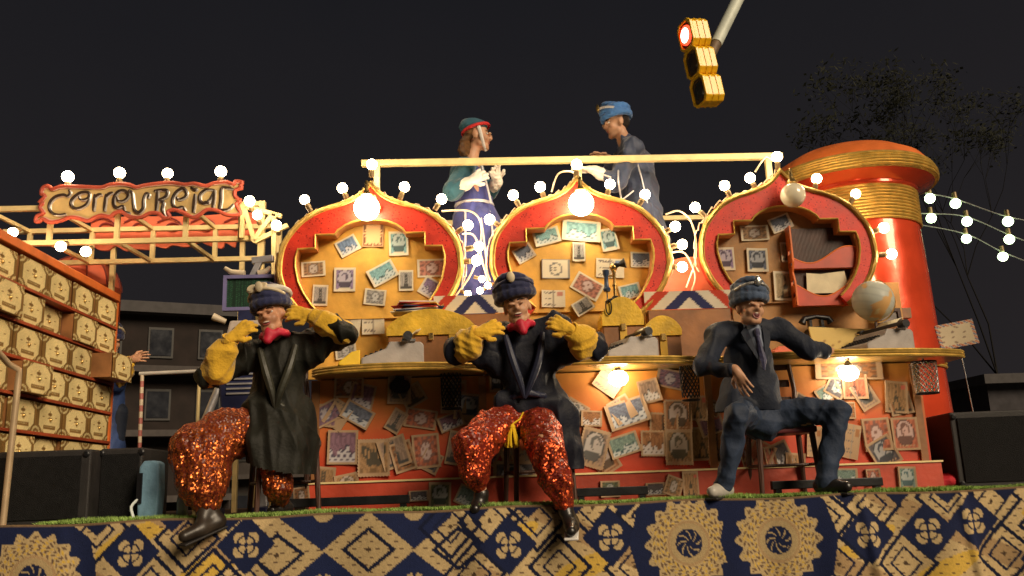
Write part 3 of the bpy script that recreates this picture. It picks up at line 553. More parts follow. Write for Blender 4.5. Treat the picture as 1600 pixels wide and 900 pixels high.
# perforated hanging cages and straps under the counter
def cage(px, py, Y, h, r, lab, m):
    p = at(px, py, Y); t = thing('mesh_cage', lab, 'mesh cage', p, 0, 'mesh cages hung under the counter')
    g = MB(); nn = 14; rows = int(h/.022)
    for k in range(rows):
        for j in range(nn):
            a0 = 2*pi*(j+(k % 2)*.5)/nn; a1 = 2*pi*(j+.5+(k % 2)*.5)/nn; a2 = 2*pi*(j-.5+(k % 2)*.5)/nn; f = lambda a, z: (p.x+r*cos(a)*(1-.12*(z/h)**2), p.y+r*sin(a)*.8, p.z+h/2-z)
            g.tube([f(a0, k*.022), f(a1, k*.022+.022)], .0032, 4, cap=False); g.tube([f(a0, k*.022), f(a2, k*.022+.022)], .0032, 4, cap=False)
    g.build('mesh', m, t)
    g = MB(); 
    for z in (0, h): g.tube([(p.x+r*cos(a)*(1-.12*(z/h)**2), p.y+r*.8*sin(a), p.z+h/2-z) for a in np.linspace(0, 2*pi, 21)[:-1]], .006, 6, True)
    g.build('rim', BLACKM, t, True)
    g = MB(); g.tube([(p.x, p.y, p.z+h/2-.01), (p.x, p.y, ZT-.051)], .008, 6); g.bar((p.x-r, p.y, p.z+h/2), (p.x+r, p.y, p.z+h/2), .008); g.build('hanger', BLACKM, t)
cage(1446, 590, 6.02, .22, .085, 'silver wire mesh cage hung under the right end of counter', CHROME)
cage(1078, 598, 6.05, .24, .065, 'dark wire mesh cage hung under counter left of the suited dancer', BLACKM)
cage(705, 606, 6.05, .28, .07, 'dark wire mesh cage hung under counter left of the centre dancer', BLACKM)
for (px, py, Y) in ((625, 604, 6.12),):
    p = at(px, py, Y); t = thing('hanging_scale', 'black oval clip dial hung on the counter front over a stamp', 'dial', p)
    g = MB(); g.lathe([(.066, 0), (.072, .01), (.066, .022), (.056, .022), (.054, .012)], p+Vector((0, -.01, 0)), 24, Matrix.Rotation(pi/2, 3, 'X') @ Matrix.Diagonal((1, .72, 1))); g.build('rim', BLACKM, t, True)
    g = MB(); g.box(p+Vector((0, -.012, .062)), (.06, .02, .035)); g.build('clip', BLACKM, t)
    g = MB(); g.lathe([(.05, 0), (.05, .006)], p+Vector((0, -.016, 0)), 24, Matrix.Rotation(pi/2, 3, 'X') @ Matrix.Diagonal((1, .72, 1))); g.build('face', mat('dial_brown', (.25, .16, .1), .4), t)

TONE[0] = 1.0
# board behind the counter, under the onion arches
xa, xb = at(482, 540, 6.54).x, at(1418, 540, 6.54).x
bw = thing('back_board', 'ochre back board standing on the counter under the arches', 'board', ((xa+xb)/2, 6.56, ZT))
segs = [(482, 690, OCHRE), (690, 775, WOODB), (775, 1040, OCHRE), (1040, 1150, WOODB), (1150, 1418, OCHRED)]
for a, b, m in segs:
    A, B = at(a, 540, 6.54).x+.002, at(b, 540, 6.54).x-.002; top = .62 if m is not WOODB else .36
    g = MB(); g.box(((A+B)/2, 6.56, ZT+top/2+.001), (B-A, .03, top)); g.build('board', m, bw)
grp(bw, 420, 230, 2.572, 6.535, [(420, 705, 88, 95, 3, 'letter', BRN), (320, 700, 100, 115, -5, 'letter', PINK), (310, 820, 82, 60, 8, 'note', GREY)])
grp(bw, 930, 390, 5.2956, 6.535, [(720, 660, 130, 190, 2, 'face', SLATE), (860, 640, 120, 130, -10, 'land', TEAL)])
# airmail envelope flaps leaning between the arches
def airmail(u, v, ang=1., per=3.2):
    t = ((u*per+v*.36*ang+.13) % 1); c = np.tile(np.array((.70, .64, .52)), (len(u), 1)); c = mix(c, (.50, .055, .03), (t > .0) & (t < .25)); c = mix(c, (.03, .035, .12), (t > .5) & (t < .75)); return c
for i, (a, b, y0, y1, lab) in enumerate(((678, 806, 462, 490, 'red white and navy striped airmail envelope between left and middle arches'), (1008, 1146, 455, 483, 'red white and navy striped airmail envelope between middle and right arches'))):
    A, B = at(a, y1, OY-.03), at(b, y0, OY-.03); fn = lambda u, v: np.where((u < .5)[:, None], airmail(u, v, -1, 1.7), airmail(1-u, v, -1, 1.7))
    me = card_mesh('airmail_flap', B.x-A.x, .135, 61, 21, fn, .012); o = bpy.data.objects.new('airmail_envelope', me); COL.objects.link(o); o.location = ((A.x+B.x)/2, OY-.012, at((a+b)/2, (y0+y1)/2, OY).z); o.rotation_euler = (R(10), 0, 0)
    tag(o, lab, 'envelope', 'airmail envelopes between the arches')
    g = MB(); z = o.location.z-.07; g.box(((A.x+B.x)/2, OY+.05, (ZT+z)/2), (B.x-A.x-.06, .11, z-ZT-.004)); tb = g.build('letter_box', WOODB); tag(tb, 'brown wooden letter box under the %s striped envelope' % ('left' if i == 0 else 'right'), 'letter box', 'wooden letter boxes')

# ================================================================== THINGS ON THE COUNTER
def typewriter(label, px, Y, rz, sc=1., paper=True, yellow=False):
    t = thing('typewriter', label, 'typewriter', (0, 0, 0), 0, 'typewriters on the counter')
    prof = [(-.20, 0), (-.20, .045), (-.16, .06), (-.045, .105), (-.02, .15), (.18, .15), (.20, .13), (.20, 0)]
    g = MB(); g.prism(prof, .36, [], lambda u, v, d: Vector((d-.18, u, v))); g.build('body', GREYP, t, bevel=.008)
    for r_ in range(4):
        for k in range(10):
            g = MB(); y = -.165+r_*.032; z = .060+r_*.013; g.lathe([(.010, 0), (.011, .006), (.008, .010)], (-.13+k*.029+(r_ % 2)*.01, y, z), 8); g.build('key', BLACKM, t)
    g = MB(); g.tube([(-.23, .09, .178), (.23, .09, .178)], .022, 14); g.build('platen', BLACKM, t, True)
    for s_ in (-1, 1):
        g = MB(); g.tube([(s_*.205, .09, .178), (s_*.25, .09, .178)], .030, 14); g.build('platen_knob', BLACKM, t, True)
    g = MB(); g.box((0, .10, .158), (.40, .09, .018)); g.build('carriage', CHROME, t, bevel=.004)
    g = MB(); g.tube([(-.20, .07, .17), (-.27, .05, .19), (-.29, .03, .19)], .006, 6); g.build('return_lever', CHROME, t)
    if paper:
        g = MB(); g.add([(x, .10+.03*k, .17+.05*k-.008*k*k) for k in range(4) for x in (-.11, .11)], [(2*k, 2*k+1, 2*k+3, 2*k+2) for k in range(3)]); o = g.build('paper_sheet', PAPER, t, True); o.modifiers.new('s', 'SOLIDIFY').thickness = .002
    if yellow:
        g = MB(); g.prism([(-.34, 0), (-.34, .02), (-.26, .085), (-.205, .10), (-.205, 0)], .34, [], lambda u, v, d: Vector((d-.17, u, v))); g.build('front_cover', YELLC, t, bevel=.006)
    p = at(px, 560, Y); t.location = (p.x, Y, ZT); t.rotation_euler = (0, 0, rz); t.scale = (sc,)*3; return t
typewriter('grey typewriter with yellow front cover on the left end of counter', 610, 6.08, R(-80), 1.05, True, True)
typewriter('grey typewriter on the counter in front of the golden trunks', 972, 6.06, R(-72), .98)
typewriter('grey typewriter on the counter below the globe', 1368, 6.04, R(-76), .98)

def trunk(label, a, b, ytop, Y, depth=.22):
    A, B = at(a, ytop, Y), at(b, ytop, Y); w = B.x-A.x; h = A.z-ZT; cx = (A.x+B.x)/2; hb = h*.56
    t = thing('domed_trunk', label, 'trunk', (cx, Y, ZT), 0, 'domed trunks on the counter')
    g = MB(); g.box((cx, Y, ZT+hb/2+.001), (w*.96, depth, hb)); g.build('body', WOODB, t, bevel=.008)
    arc = [(cx-w/2+w*i/16, ZT+hb+.003+(h-hb)*max(0, sin(pi*(i/16*.94+.03)))**.5) for i in range(17)]
    g = MB(); g.prism([(cx-w/2, ZT+hb+.003)]+arc+[(cx+w/2, ZT+hb+.003)], depth+.03, [], lambda u, v, d: Vector((u, Y-depth/2-.015+d, v))); g.build('lid', mat('gilded_lid', (.68, .42, .03), .6, .1, .35, 7, .5, 35), t, bevel=.01)
    for s_ in (-.24, .24) if w > .35 else (0,):
        g = MB(); g.box((cx+s_*w, Y-depth/2-.006, ZT+hb/2+.006), (.05, .012, hb)); g.build('strap', mat('gilded_strap', (.60, .36, .04), .5, .2, .2), t)
    g = MB(); g.box((cx, Y-depth/2-.018, ZT+hb-.01), (.035, .014, .05)); g.build('hasp', BRASS, t, bevel=.003)
trunk('long domed trunk with gilded lid behind the left typewriter', 606, 742, 490, 6.28)
trunk('tall domed trunk with gilded lid below the brass telephone', 935, 999, 470, 6.26, .2)
trunk('low domed trunk with gilded lid beside the taller trunk', 1000, 1058, 499, 6.24, .2)

# pile of letters on the long trunk
zt = at(660, 490, 6.28).z
for i in range(9):
    g = MB(); w = .34-.012*i; g.box((0, 0, 0), (w, .17, .007)); m = [PAPER, mat('letter_red', (.45, .04, .03), .7), mat('letter_navy', (.03, .04, .10), .7), mat('letter_white', (.68, .64, .58), .7), mat('letter_yellow', (.6, .38, .06), .7)][[0, 2, 3, 1, 2, 1, 4, 1, 3][i]]
    o = g.build('envelope', m); p = at(652+random.uniform(-8, 8), 485, 6.26); o.location = (p.x, 6.27, zt+.006+i*.0085); o.rotation_euler = (0, R(random.uniform(-1.2, 1.2)), R(random.uniform(-14, 14)))
    tag(o, ['cream', 'navy', 'white', 'red', 'navy', 'red', 'yellow', 'red', 'white'][i]+' envelope in the letter pile on the long trunk, '+['lowest', 'second from the bottom', 'third from the bottom', 'fourth from the bottom', 'in the middle', 'fourth from the top', 'third from the top', 'second from the top', 'topmost'][i], 'envelope', 'piled letters')

# candlestick telephone on the tall trunk
p = at(962, 473, 6.26); zt = p.z
t = thing('candlestick_telephone', 'brass and black candlestick telephone on the tall trunk', 'telephone', (p.x, 6.26, zt))
g = MB(); g.lathe([(.075, .001), (.078, .012), (.06, .025), (.03, .035), (.018, .05)], (p.x, 6.26, zt), 20); g.build('base', BLACKM, t, True)
g = MB(); g.lathe([(.013, .05), (.013, .12), (.019, .125), (.019, .135), (.012, .14), (.012, .22), (.018, .23), (.014, .25)], (p.x, 6.26, zt), 14); g.build('stem', BRASS, t, True)
g = MB(); g.lathe([(.018, 0), (.022, .03), (.014, .05), (.03, .085), (.042, .10)], (p.x-.01, 6.26, zt+.27), 16, Matrix.Rotation(R(78), 3, 'Y') @ Matrix.Rotation(R(18), 3, 'X')); g.build('mouthpiece', BLACKM, t, True)
g = MB(); g.ball((p.x, 6.26, zt+.265), .03, 12, 8); g.build('head', BRASS, t, True)
g = MB(); g.lathe([(.024, 0), (.028, .02), (.018, .035), (.015, .11), (.022, .125), (.026, .16)], (p.x-.062, 6.24, zt+.08), 14); g.build('receiver', mat('bakelite_blue', (.03, .05, .10), .3), t, True)
g = MB(); g.tube([(p.x, 6.26, zt+.2), (p.x-.03, 6.25, zt+.2), (p.x-.062, 6.24, zt+.19)], .007, 6); g.build('hook', BRASS, t)
lp = [(p.x-.062, 6.24, zt+.08)]+[(p.x-.075-.02*sin(a), 6.13, zt+.0-.055*(1-cos(a))) for a in np.linspace(.3, 6.0, 12)]
g = MB(); g.tube(crom([Vector(q) for q in lp], 3), .005, 6); g.build('cord', BLACKM, t, True)

# globe on stand
p = at(1364, 470, 6.22); t = thing('desk_globe', 'pale blue desk globe with orange continents on the counter', 'globe', (p.x, 6.22, ZT))
r_ = .148; nn, mm = 64, 40; V = []; Cc = []
for i in range(mm+1):
    for j in range(nn):
        th = pi*i/mm; ph = 2*pi*j/nn; V.append((sin(th)*cos(ph), sin(th)*sin(ph), -cos(th)))
V = np.array(V); f = waves(V, 2.3, 11, 5)*1.0+.5*np.sin(V[:, 0]*4+1)*np.sin(V[:, 2]*3.1+.5)*np.sin(V[:, 1]*3.3); Cc = np.tile(np.array((.46, .48, .42)), (len(V), 1)); Cc = mix(Cc, (.62, .36, .13), f > -.02); Cc = mix(Cc, (.62, .50, .25), f > .2)
Cc = mix(Cc, (.40, .42, .38), (np.abs(((np.arange(len(V))//nn) % 5)) < .5) & (f < -.02))
Rm = np.array(Matrix.Rotation(R(20), 3, 'Y')); me = bpy.data.meshes.new('sphere'); me.from_pydata(((V*r_)@Rm.T+np.array(p)).tolist(), [], [(i*nn+j, i*nn+(j+1) % nn, (i+1)*nn+(j+1) % nn, (i+1)*nn+j) for i in range(mm) for j in range(nn)])
me.materials.append(vcmat('globe_print', .6, 0, 50, .1)); me.polygons.foreach_set('use_smooth', [True]*len(me.polygons)); ca = me.color_attributes.new('print', 'FLOAT_COLOR', 'POINT'); ca.data.foreach_set('color', np.concatenate([Cc, np.ones((len(Cc), 1))], 1).astype(np.float32).ravel())
o = bpy.data.objects.new('sphere', me); COL.objects.link(o); adopt(o, t)
g = MB(); g.tube([p+Vector((cos(a)*(r_+.014), .0, sin(a)*(r_+.014))) for a in np.linspace(R(-110), R(75), 22)], .006, 6); g.build('meridian', BRASS, t, True)
hb = p.z-r_-.014-ZT; g = MB(); g.lathe([(.085, .001), (.09, .012), (.05, .03), (.016, .05), (.022, hb*.6), (.012, hb*.8), (.012, hb+.004)], (p.x, 6.22, ZT), 20); g.build('stand', WOODD, t, True)

# parchment and rotary telephone
me_fn = lambda u, v: mix(np.tile(np.array((.64, .46, .16)), (len(u), 1)), (.30, .16, .06), (np.sin(u*30)*np.sin(v*23) > .82))
A = at(1322, 520, 6.30); o = bpy.data.objects.new('parchment', card_mesh('parchment', .56, .24, 31, 15, me_fn, .006, 0, .012)); COL.objects.link(o); o.location = (A.x, 6.27, ZT+.118); o.rotation_euler = (R(-24), R(3), 0); tag(o, 'large yellow parchment sheet leaning behind the right typewriter', 'parchment')
p = at(1277, 500, 6.38); t = thing('telephone', 'black telephone handset on a cradle beside the suited dancer', 'telephone', (p.x, 6.40, ZT))
hz = p.z-ZT; g = MB(); g.prism([(-.10, .001), (-.09, hz*.5), (-.05, hz-.05), (.05, hz-.05), (.09, hz*.5), (.10, .001)], .16, [], lambda u, v, d: Vector((p.x+u, 6.36+d, ZT+v))); g.build('body', BLACKP, t, bevel=.01)
g = MB(); g.tube([(p.x-.11, 6.40, p.z-.02), (p.x-.09, 6.40, p.z+.015), (p.x, 6.40, p.z+.03), (p.x+.09, 6.40, p.z+.015), (p.x+.11, 6.40, p.z-.02)], [.03, .022, .016, .022, .03], 12); g.build('handset', BLACKM, t, True)
for s_ in (-1, 1):
    g = MB(); g.box((p.x+s_*.045, 6.42, p.z-.02), (.02, .05, .06)); g.build('cradle', BLACKM, t)
p = at(1238, 553, 6.1); g = MB(); g.prism([(-.12, 0), (-.12, .05), (-.08, .085), (.08, .085), (.12, .05), (.12, 0)], .14, [], lambda u, v, d: Vector((u, d-.07, v))); o = g.build('tin', CORAL, bevel=.008); o.location = (p.x, 6.2, ZT+.001); tag(o, 'glossy orange red tin on the counter beside the suited dancer', 'tin')
# framed picture behind the globe
p = at(1392, 500, 6.45); t = thing('leaning_frame', 'dark narrow picture frame leaning behind the globe', 'picture frame', (p.x, 6.5, ZT))
g = MB(); g.prism([(-.09, 0), (.09, 0), (.09, .40), (-.09, .40)], .02, [[(-.065, .025), (.065, .025), (.065, .375), (-.065, .375)]], lambda u, v, d: Vector((p.x+u, 6.43+d+.08*v, ZT+.001+v))); g.build('frame', WOODD, t)
g = MB(); g.prism([(-.066, .024), (.066, .024), (.066, .376), (-.066, .376)], .006, [], lambda u, v, d: Vector((p.x+u, 6.442+d+.08*v, ZT+v))); g.build('picture', mat('muddy_print', (.16, .12, .10), .5, 0, .6, 20), t)

# letter rack in the right arch
p0 = at(1246, 478, OY+.03); p1 = at(1340, 352, OY+.03)
t = thing('letter_rack', 'orange wooden wavy letter rack hung in the right arch', 'letter rack', ((p0.x+p1.x)/2, OY+.05, p0.z), 0)
w = p1.x-p0.x; h = p1.z-p0.z; ly = OY+.03
g = MB(); g.prism([(0, 0), (w, 0), (w, h), (0, h)], .008, [], lambda u, v, d: Vector((p0.x+u, OY+.085+d, p0.z+v))); g.build('back', WOODD, t)
g = MB(); slots = [[(.03, a), (.10, a+.012), (.10, a+.05), (.03, a+.038)] for a in (.06, .16, .30, .40)]
g.prism([(0, 0), (.13, .0), (.13, .18), (.09, .26), (.13, .34), (.13, h), (0, h)], .012, slots, lambda u, v, d: Vector((p0.x-.012+d, OY+.095-u*.75, p0.z+v))); g.build('side', ORANGE, t)
for k, (z0, hh_) in enumerate(((0, .13), (.29, .12))):
    top = [(w*i/20, z0+hh_+.065*sin(i/20*1.7*pi+(3.4 if k else 2.6))-.02*k) for i in range(21)]
    g = MB(); g.prism([(w, z0), (0, z0)][::-1]+top[::-1], .012, [], lambda u, v, d: Vector((p0.x+u, ly+d, p0.z+v))); g.build('pocket', mat('rack_red', (.50, .055, .02), .4, 0, .25, 6), t)
    g = MB(); g.tube([(p0.x+a, ly+.006, p0.z+b+.004) for a, b in top], .008, 6); g.build('pocket_edge', ORANGE, t, True)
    g = MB(); g.box((p0.x+w/2, OY+.062, p0.z+z0+.006), (w-.004, .06, .012)); g.build('shelf', ORANGE, t)
g = MB(); g.prism([(.18*w, .1), (.8*w, .1), (.75*w, .27), (.4*w, .25), (.2*w, .26)], .004, [], lambda u, v, d: Vector((p0.x+u, OY+.06+d, p0.z+v))); o = g.build('envelope', PAPER); tag(o, 'cream letter tucked in the lower pocket of the letter rack', 'letter')

# coral dome shown between middle and right arch
p = at(1082, 455, 6.7); g = MB(); N_ = 20; g.prism([(-.30, -.2), (.30, -.2)]+[(.30*cos(a), .04+.24*sin(a)) for a in np.linspace(0, pi, N_)], .1, [], lambda u, v, d: Vector((p.x+u, 6.7+d, p.z+v)))
o = g.build('arched_backrest', CORAL, bevel=.015); tag(o, 'coral red arched backrest between the middle and right arches', 'backrest')

# ================================================================== RED TOWER
TY = 7.35
ax_ = 3.43
def tz(y, r=.6): return at(1338, y, TY-r).z
t = thing('red_tower', 'tall glossy red cylinder tower with gold bands and mushroom cap', 'tower', (ax_, TY, ZS))
z_rim = EYE.z+2.45; z_neck = EYE.z+2.345; z_band = EYE.z+2.065
def tring(name, prof, m, n=64): g = MB(); g.lathe(prof, (ax_, TY, 0), n); return g.build(name, m, t, True)
tring('body', [(.585, ZS+.26), (.58, ZS+.4), (.56, ZS+1.0), (.54, z_band-.4), (.525, z_band)], REDP)
tring('base_ring', [(.61, ZS+.002), (.61, ZS+.20), (.59, ZS+.255)], WOODB)
for dz in (.04, .20, .245): g = MB(); g.tube([(ax_+.615*cos(a), TY+.615*sin(a), ZS+dz) for a in np.linspace(0, 2*pi, 49)[:-1]], .014, 6, True); g.build('gold_band', BRAID, t, True)
tring('gold_collar', [(.528, z_band-.002), (.535, z_neck)], mat('gold_rope_wrap', (.70, .47, .12), .4, .5, .2, 12, .9, 18, kind='wavez'))
for k in range(11):
    zz = z_band+(z_neck-z_band)*k/10; g = MB(); g.tube([(ax_+.536*cos(a), TY+.536*sin(a), zz) for a in np.linspace(0, 2*pi, 49)[:-1]], .012, 6, True); g.build('gold_band', GOLD, t, True)
tring('cap_underside', [(.53, z_neck), (.555, z_neck+.02), (.555, z_neck+.04), (.69, z_rim-.005)], REDP)
tring('cap_rim', [(.692, z_rim-.005), (.715, z_rim+.01), (.718, z_rim+.06), (.68, z_rim+.14)], BRAID)
for dz, rr in ((.015, .717), (.04, .720), (.065, .718), (.09, .708), (.115, .695)): g = MB(); g.tube([(ax_+rr*cos(a), TY+rr*sin(a), z_rim+dz) for a in np.linspace(0, 2*pi, 65)[:-1]], .011, 6, True); g.build('gold_band', GOLD, t, True)
tring('cap_dome', [(.68, z_rim+.14), (.62, z_rim+.22), (.47, z_rim+.31), (.26, z_rim+.37), (.01, z_rim+.385)], ORANGE)
g = MB(); zc = ZT+.0; 
for dz in (.03, .06, .09): g.tube([(ax_+.572*cos(a), TY+.572*sin(a), ZS+.93+dz) for a in np.linspace(0, 2*pi, 49)[:-1]], .012, 6, True)
g.build('gold_band', GOLD, t, True)

# ================================================================== UPPER DECK AND RAILS
ZD = at(745, 508, 6.95).z
g = MB(); g.box((1.2, 7.25, ZD-.04), (4.6, 1.1, .08)); dk = g.build('upper_deck', WOODB); tag(dk, 'wooden upper deck behind the arches carrying two performers', 'platform')
for x in (-.9, .3, 1.7, 3.3):
    for y in (6.85, 7.65):
        g = MB(); g.bar((x, y, ZS+.001), (x, y, ZD-.081), .07); g.build('post', CREAMP, dk)
RY = 6.68
ra, rb = at(565, 257, RY), at(1222, 243, RY); zr = (ra.z+rb.z)/2
t = thing('hand_rail', 'cream painted front guard rail in front of the two upper performers', 'railing', ((ra.x+rb.x)/2, RY, ZD-.08))
g = MB(); g.box(((ra.x+rb.x)/2, RY, zr), (rb.x-ra.x, .05, .05)); g.build('top_rail', CREAMP, t, bevel=.004)
for px in (589, 903, 1200):
    x = at(px, 255, RY).x; g = MB(); g.box((x, RY, (zr-.026+ZD-.08)/2), (.045, .04, zr-.026-ZD+.08)); g.build('post', CREAMP, t)
ra, rb = at(1000, 344, 7.72), at(1100, 338, 7.72); zr2 = (ra.z+rb.z)/2
t = thing('back_rail', 'cream back guard rail seen between the middle and right arches', 'railing', (1.5, 7.72, ZD))
g = MB(); g.box((1.55, 7.72, zr2), (3.6, .04, .04)); g.build('top_rail', CREAMP, t)
for x in (-.2, 1.0, 2.2, 3.3): g = MB(); g.box((x, 7.72, (zr2-.021+ZD)/2), (.035, .035, zr2-.021-ZD)); g.build('post', CREAMP, t)

# ================================================================== TRUSS BRIDGE AND SIGN
YPn, YQ = 7.0, 7.63
z1 = at(200, 323, YPn).z; z0 = at(200, 377, YPn).z
X = lambda px, Y=YPn: at(px, 360, Y).x
xL, xR = X(-60), X(432, YQ)
t = thing('truss_bridge', 'cream steel lattice truss bridging to the drawer cabinet', 'truss', ((xL+xR)/2, 7.3, ZS))
def member(name, a, b, w=.034): g = MB(); g.bar(a, b, w); return g.build(name, CREAMP, t)
for Y in (YPn, YQ):
    for z in (z0, z1): member('chord', (xL, Y, z), (xR, Y, z), .04)
pu = [X(q) for q in (-28, 78, 183, 290, 376)]; qu = [X(q, YQ) for q in (48, 145, 240, 337, 430)]
for i in range(5):
    member('upright', (pu[i], YPn, z0+.021), (pu[i], YPn, z1-.021), .036); member('upright', (qu[i], YQ, z0+.021), (qu[i], YQ, z1-.021), .036)
    for z in (z0, z1):
        if qu[i] < xR-.1: member('diagonal', (pu[i]+.01, YPn+.02, z), (qu[i]-.01, YQ-.02, z), .03)
for Y in (YPn, YQ):
    member('leg', (xR+.02, Y, ZS+.001), (xR+.02, Y, z1+.02), .05); member('leg', (xL+.08, Y, ZS+.001), (xL+.08, Y, z0-.02), .05)
# end frame that climbs to the arch
e0 = at(385, 322, YPn-.05); member('end_frame', at(378, 372, YPn-.05), at(380, 322, YPn-.05)); member('end_frame', at(380, 322, YPn-.05), at(440, 338, YPn-.05)); member('end_frame', at(395, 378, YPn-.05), at(428, 332, YPn-.05)); member('end_frame', at(382, 325, YPn-.05), at(398, 378, YPn-.05)); member('end_frame', at(428, 335, YPn-.05), at(428, 430, YPn-.05)); member('end_frame', at(398, 378, YPn-.05), at(450, 352, YPn-.05))
for px, py in ((390, 314), (402, 336), (432, 352)): p = at(px, py, YPn-.28); bulb(t, p, (0, 1, -.5))
for px, py in ((20, 363), (95, 385), (134, 393)): p = at(px, py, YPn-.22); bulb(t, p, (0.1, 1, .6))

SY = 6.94
def pc(x, y): return (50+x/4.571, 270+y/4.571)
sgo = [(80, 110), (110, 95), (130, 105), (150, 118), (210, 98), (300, 98), (400, 103), (500, 105), (560, 85), (640, 80), (700, 88), (745, 105), (800, 92), (900, 78), (1000, 72), (1090, 85), (1160, 78), (1240, 95), (1300, 75), (1390, 68), (1440, 85), (1455, 62), (1505, 70), (1490, 95), (1500, 110), (1455, 125), (1450, 165), (1475, 190), (1495, 200), (1460, 225), (1480, 260), (1490, 295), (1450, 305), (1390, 300), (1320, 270), (1250, 265), (1200, 300), (1150, 320), (1080, 285), (1020, 265), (970, 280), (985, 315), (950, 325), (900, 290), (840, 290), (780, 320), (700, 315), (640, 280), (590, 290), (560, 315), (500, 305), (450, 320), (400, 345), (330, 325), (270, 320), (200, 345), (130, 355), (80, 330), (60, 345), (30, 350), (40, 310), (85, 290), (60, 250), (80, 215), (55, 215), (95, 170), (70, 150)]
pts = [at(*pc(x, y), SY) for x, y in sgo]; pts = crom([Vector((p.x, p.z, 0)) for p in pts], 3, True); cen = sum(pts, Vector())/len(pts)
t = thing('fairground_sign', 'cream wavy-edged sign with curly dark lettering above the truss', 'sign', (cen.x, SY, cen.y))
g = MB(); g.prism([(p.x, p.y) for p in pts], .03, [], lambda u, v, d: Vector((u, SY+d, v))); g.build('board', mat('sign_cream', (.62, .43, .17), .55, 0, .25, 4, .2, 25), t)
g = MB(); g.tube([(p.x, SY-.004, p.y) for p in pts], .017, 8, True); g.build('border', mat('sign_border_red', (.50, .09, .05), .5, 0, .25, 6), t, True)
g = MB(); g.tube([(cen.x+(p.x-cen.x)*.985, SY-.006, cen.y+(p.y-cen.y)*.90) for p in pts], .006, 6, True); g.build('border_line', mat('sign_pink', (.68, .38, .30), .5), t, True)
LET = {'C': [[(262, 122), (274, 140), (255, 166), (225, 158), (170, 172), (132, 210), (125, 255), (150, 290), (195, 300), (240, 292)]],
 'O': [[(330, 165), (352, 192), (398, 182), (412, 150), (385, 138), (335, 150), (285, 195), (285, 235), (320, 256), (375, 235), (405, 195), (412, 150)]],
 'M': [[(447, 152), (444, 210), (438, 270)], [(444, 182), (470, 160), (498, 152)], [(528, 150), (522, 210), (514, 270)], [(524, 180), (550, 152), (578, 140)]],
 'E': [[(600, 168), (618, 200), (660, 196), (688, 160), (660, 128), (615, 135), (585, 180), (585, 230), (610, 250), (648, 236), (662, 275), (700, 285)]],
 'U': [[(690, 122), (715, 140), (724, 200), (732, 260), (762, 284), (796, 250), (798, 195), (812, 150), (836, 152), (826, 178)]],
 'R': [[(896, 120), (892, 200), (884, 280)], [(872, 128), (920, 122), (966, 128), (960, 165), (925, 186), (900, 190)], [(900, 196), (940, 212), (932, 260), (952, 308)]],
 'C2': [[(1030, 172), (1050, 190), (1092, 172), (1106, 140), (1080, 112), (1035, 135), (1008, 180), (1008, 225), (1035, 252), (1075, 242), (1095, 268)]],
 'I': [[(1135, 100), (1165, 122), (1178, 108)], [(1162, 150), (1158, 215), (1150, 280)]],
 'A': [[(1232, 205), (1258, 215), (1262, 190)], [(1302, 122), (1245, 120), (1202, 155), (1202, 200), (1232, 218), (1268, 196), (1300, 130)], [(1302, 120), (1298, 190), (1288, 262)]],
 'L': [[(1440, 118), (1395, 108), (1356, 112), (1352, 190), (1346, 262), (1400, 258), (1438, 222)]]}
INK = mat('letter_ink', (.045, .028, .02), .4, .2, .4, 20); INKS = mat('letter_silver', (.55, .50, .45), .35, .4, .2, 20)
for kx, strokes in LET.items():
    g = MB()
    for st in strokes:
        P3 = crom([Vector(at(*pc(x, y), SY-.004)) for x, y in st], 5); nP = len(P3)
        g.mi = 1; g.tube([p+Vector((.010, .002, -.008)) for p in P3], [.010]*nP, 6)
        g.mi = 0; g.tube(P3, [.0075+.0075*sin(pi*i/(nP-1)) for i in range(nP)], 6)
    g.build('painted_letter', [INK, INKS], t, True)
for px, py, gx in ((106, 276, 110), (187, 270, 190), (262, 271, 262), (345, 268, 345)): bulb(t, at(px, py, SY+.02), (0, .05, -1), 1.15)
# wavy coral board behind the truss
wv = [(142, 352), (150, 345), (200, 338), (300, 338), (402, 332), (408, 360), (404, 372), (372, 374), (366, 386), (352, 379), (346, 388), (322, 382), (312, 378), (292, 386), (270, 383), (258, 388), (240, 384), (232, 390), (210, 389), (196, 392), (180, 384), (168, 391), (150, 388), (144, 370)]
P3 = crom([Vector((at(x, y, 7.75).x, at(x, y, 7.75).z, 0)) for x, y in wv], 3, True); c_ = sum(P3, Vector())/len(P3)
t = thing('wavy_board', 'coral red cut-out wavy board behind the truss under the sign', 'sign board', (c_.x, 7.76, c_.y))
g = MB(); g.prism([(p.x, p.y) for p in P3], .03, [], lambda u, v, d: Vector((u, 7.75+d, v))); g.build('board', CORAL, t)
for k in range(5):
    a0 = at(165+k*52, 352, 7.735); g = MB(); g.tube(crom([a0+Vector((x*.13, 0, z*.10)) for x, z in ((-1, .3), (-.2, .7), (.6, .1), (.2, -.5), (-.4, -.2), (0, .2), (.9, -.2))], 4), .008, 6); g.build('painted_curl', mat('curl_maroon', (.22, .03, .03), .5), t, True)
for x in (at(180, 360, 7.8).x, at(380, 360, 7.8).x): g = MB(); g.bar((x, 7.80, ZS+.001), (x, 7.80, c_.y+.12), .04); g.build('support', CREAMP, t)

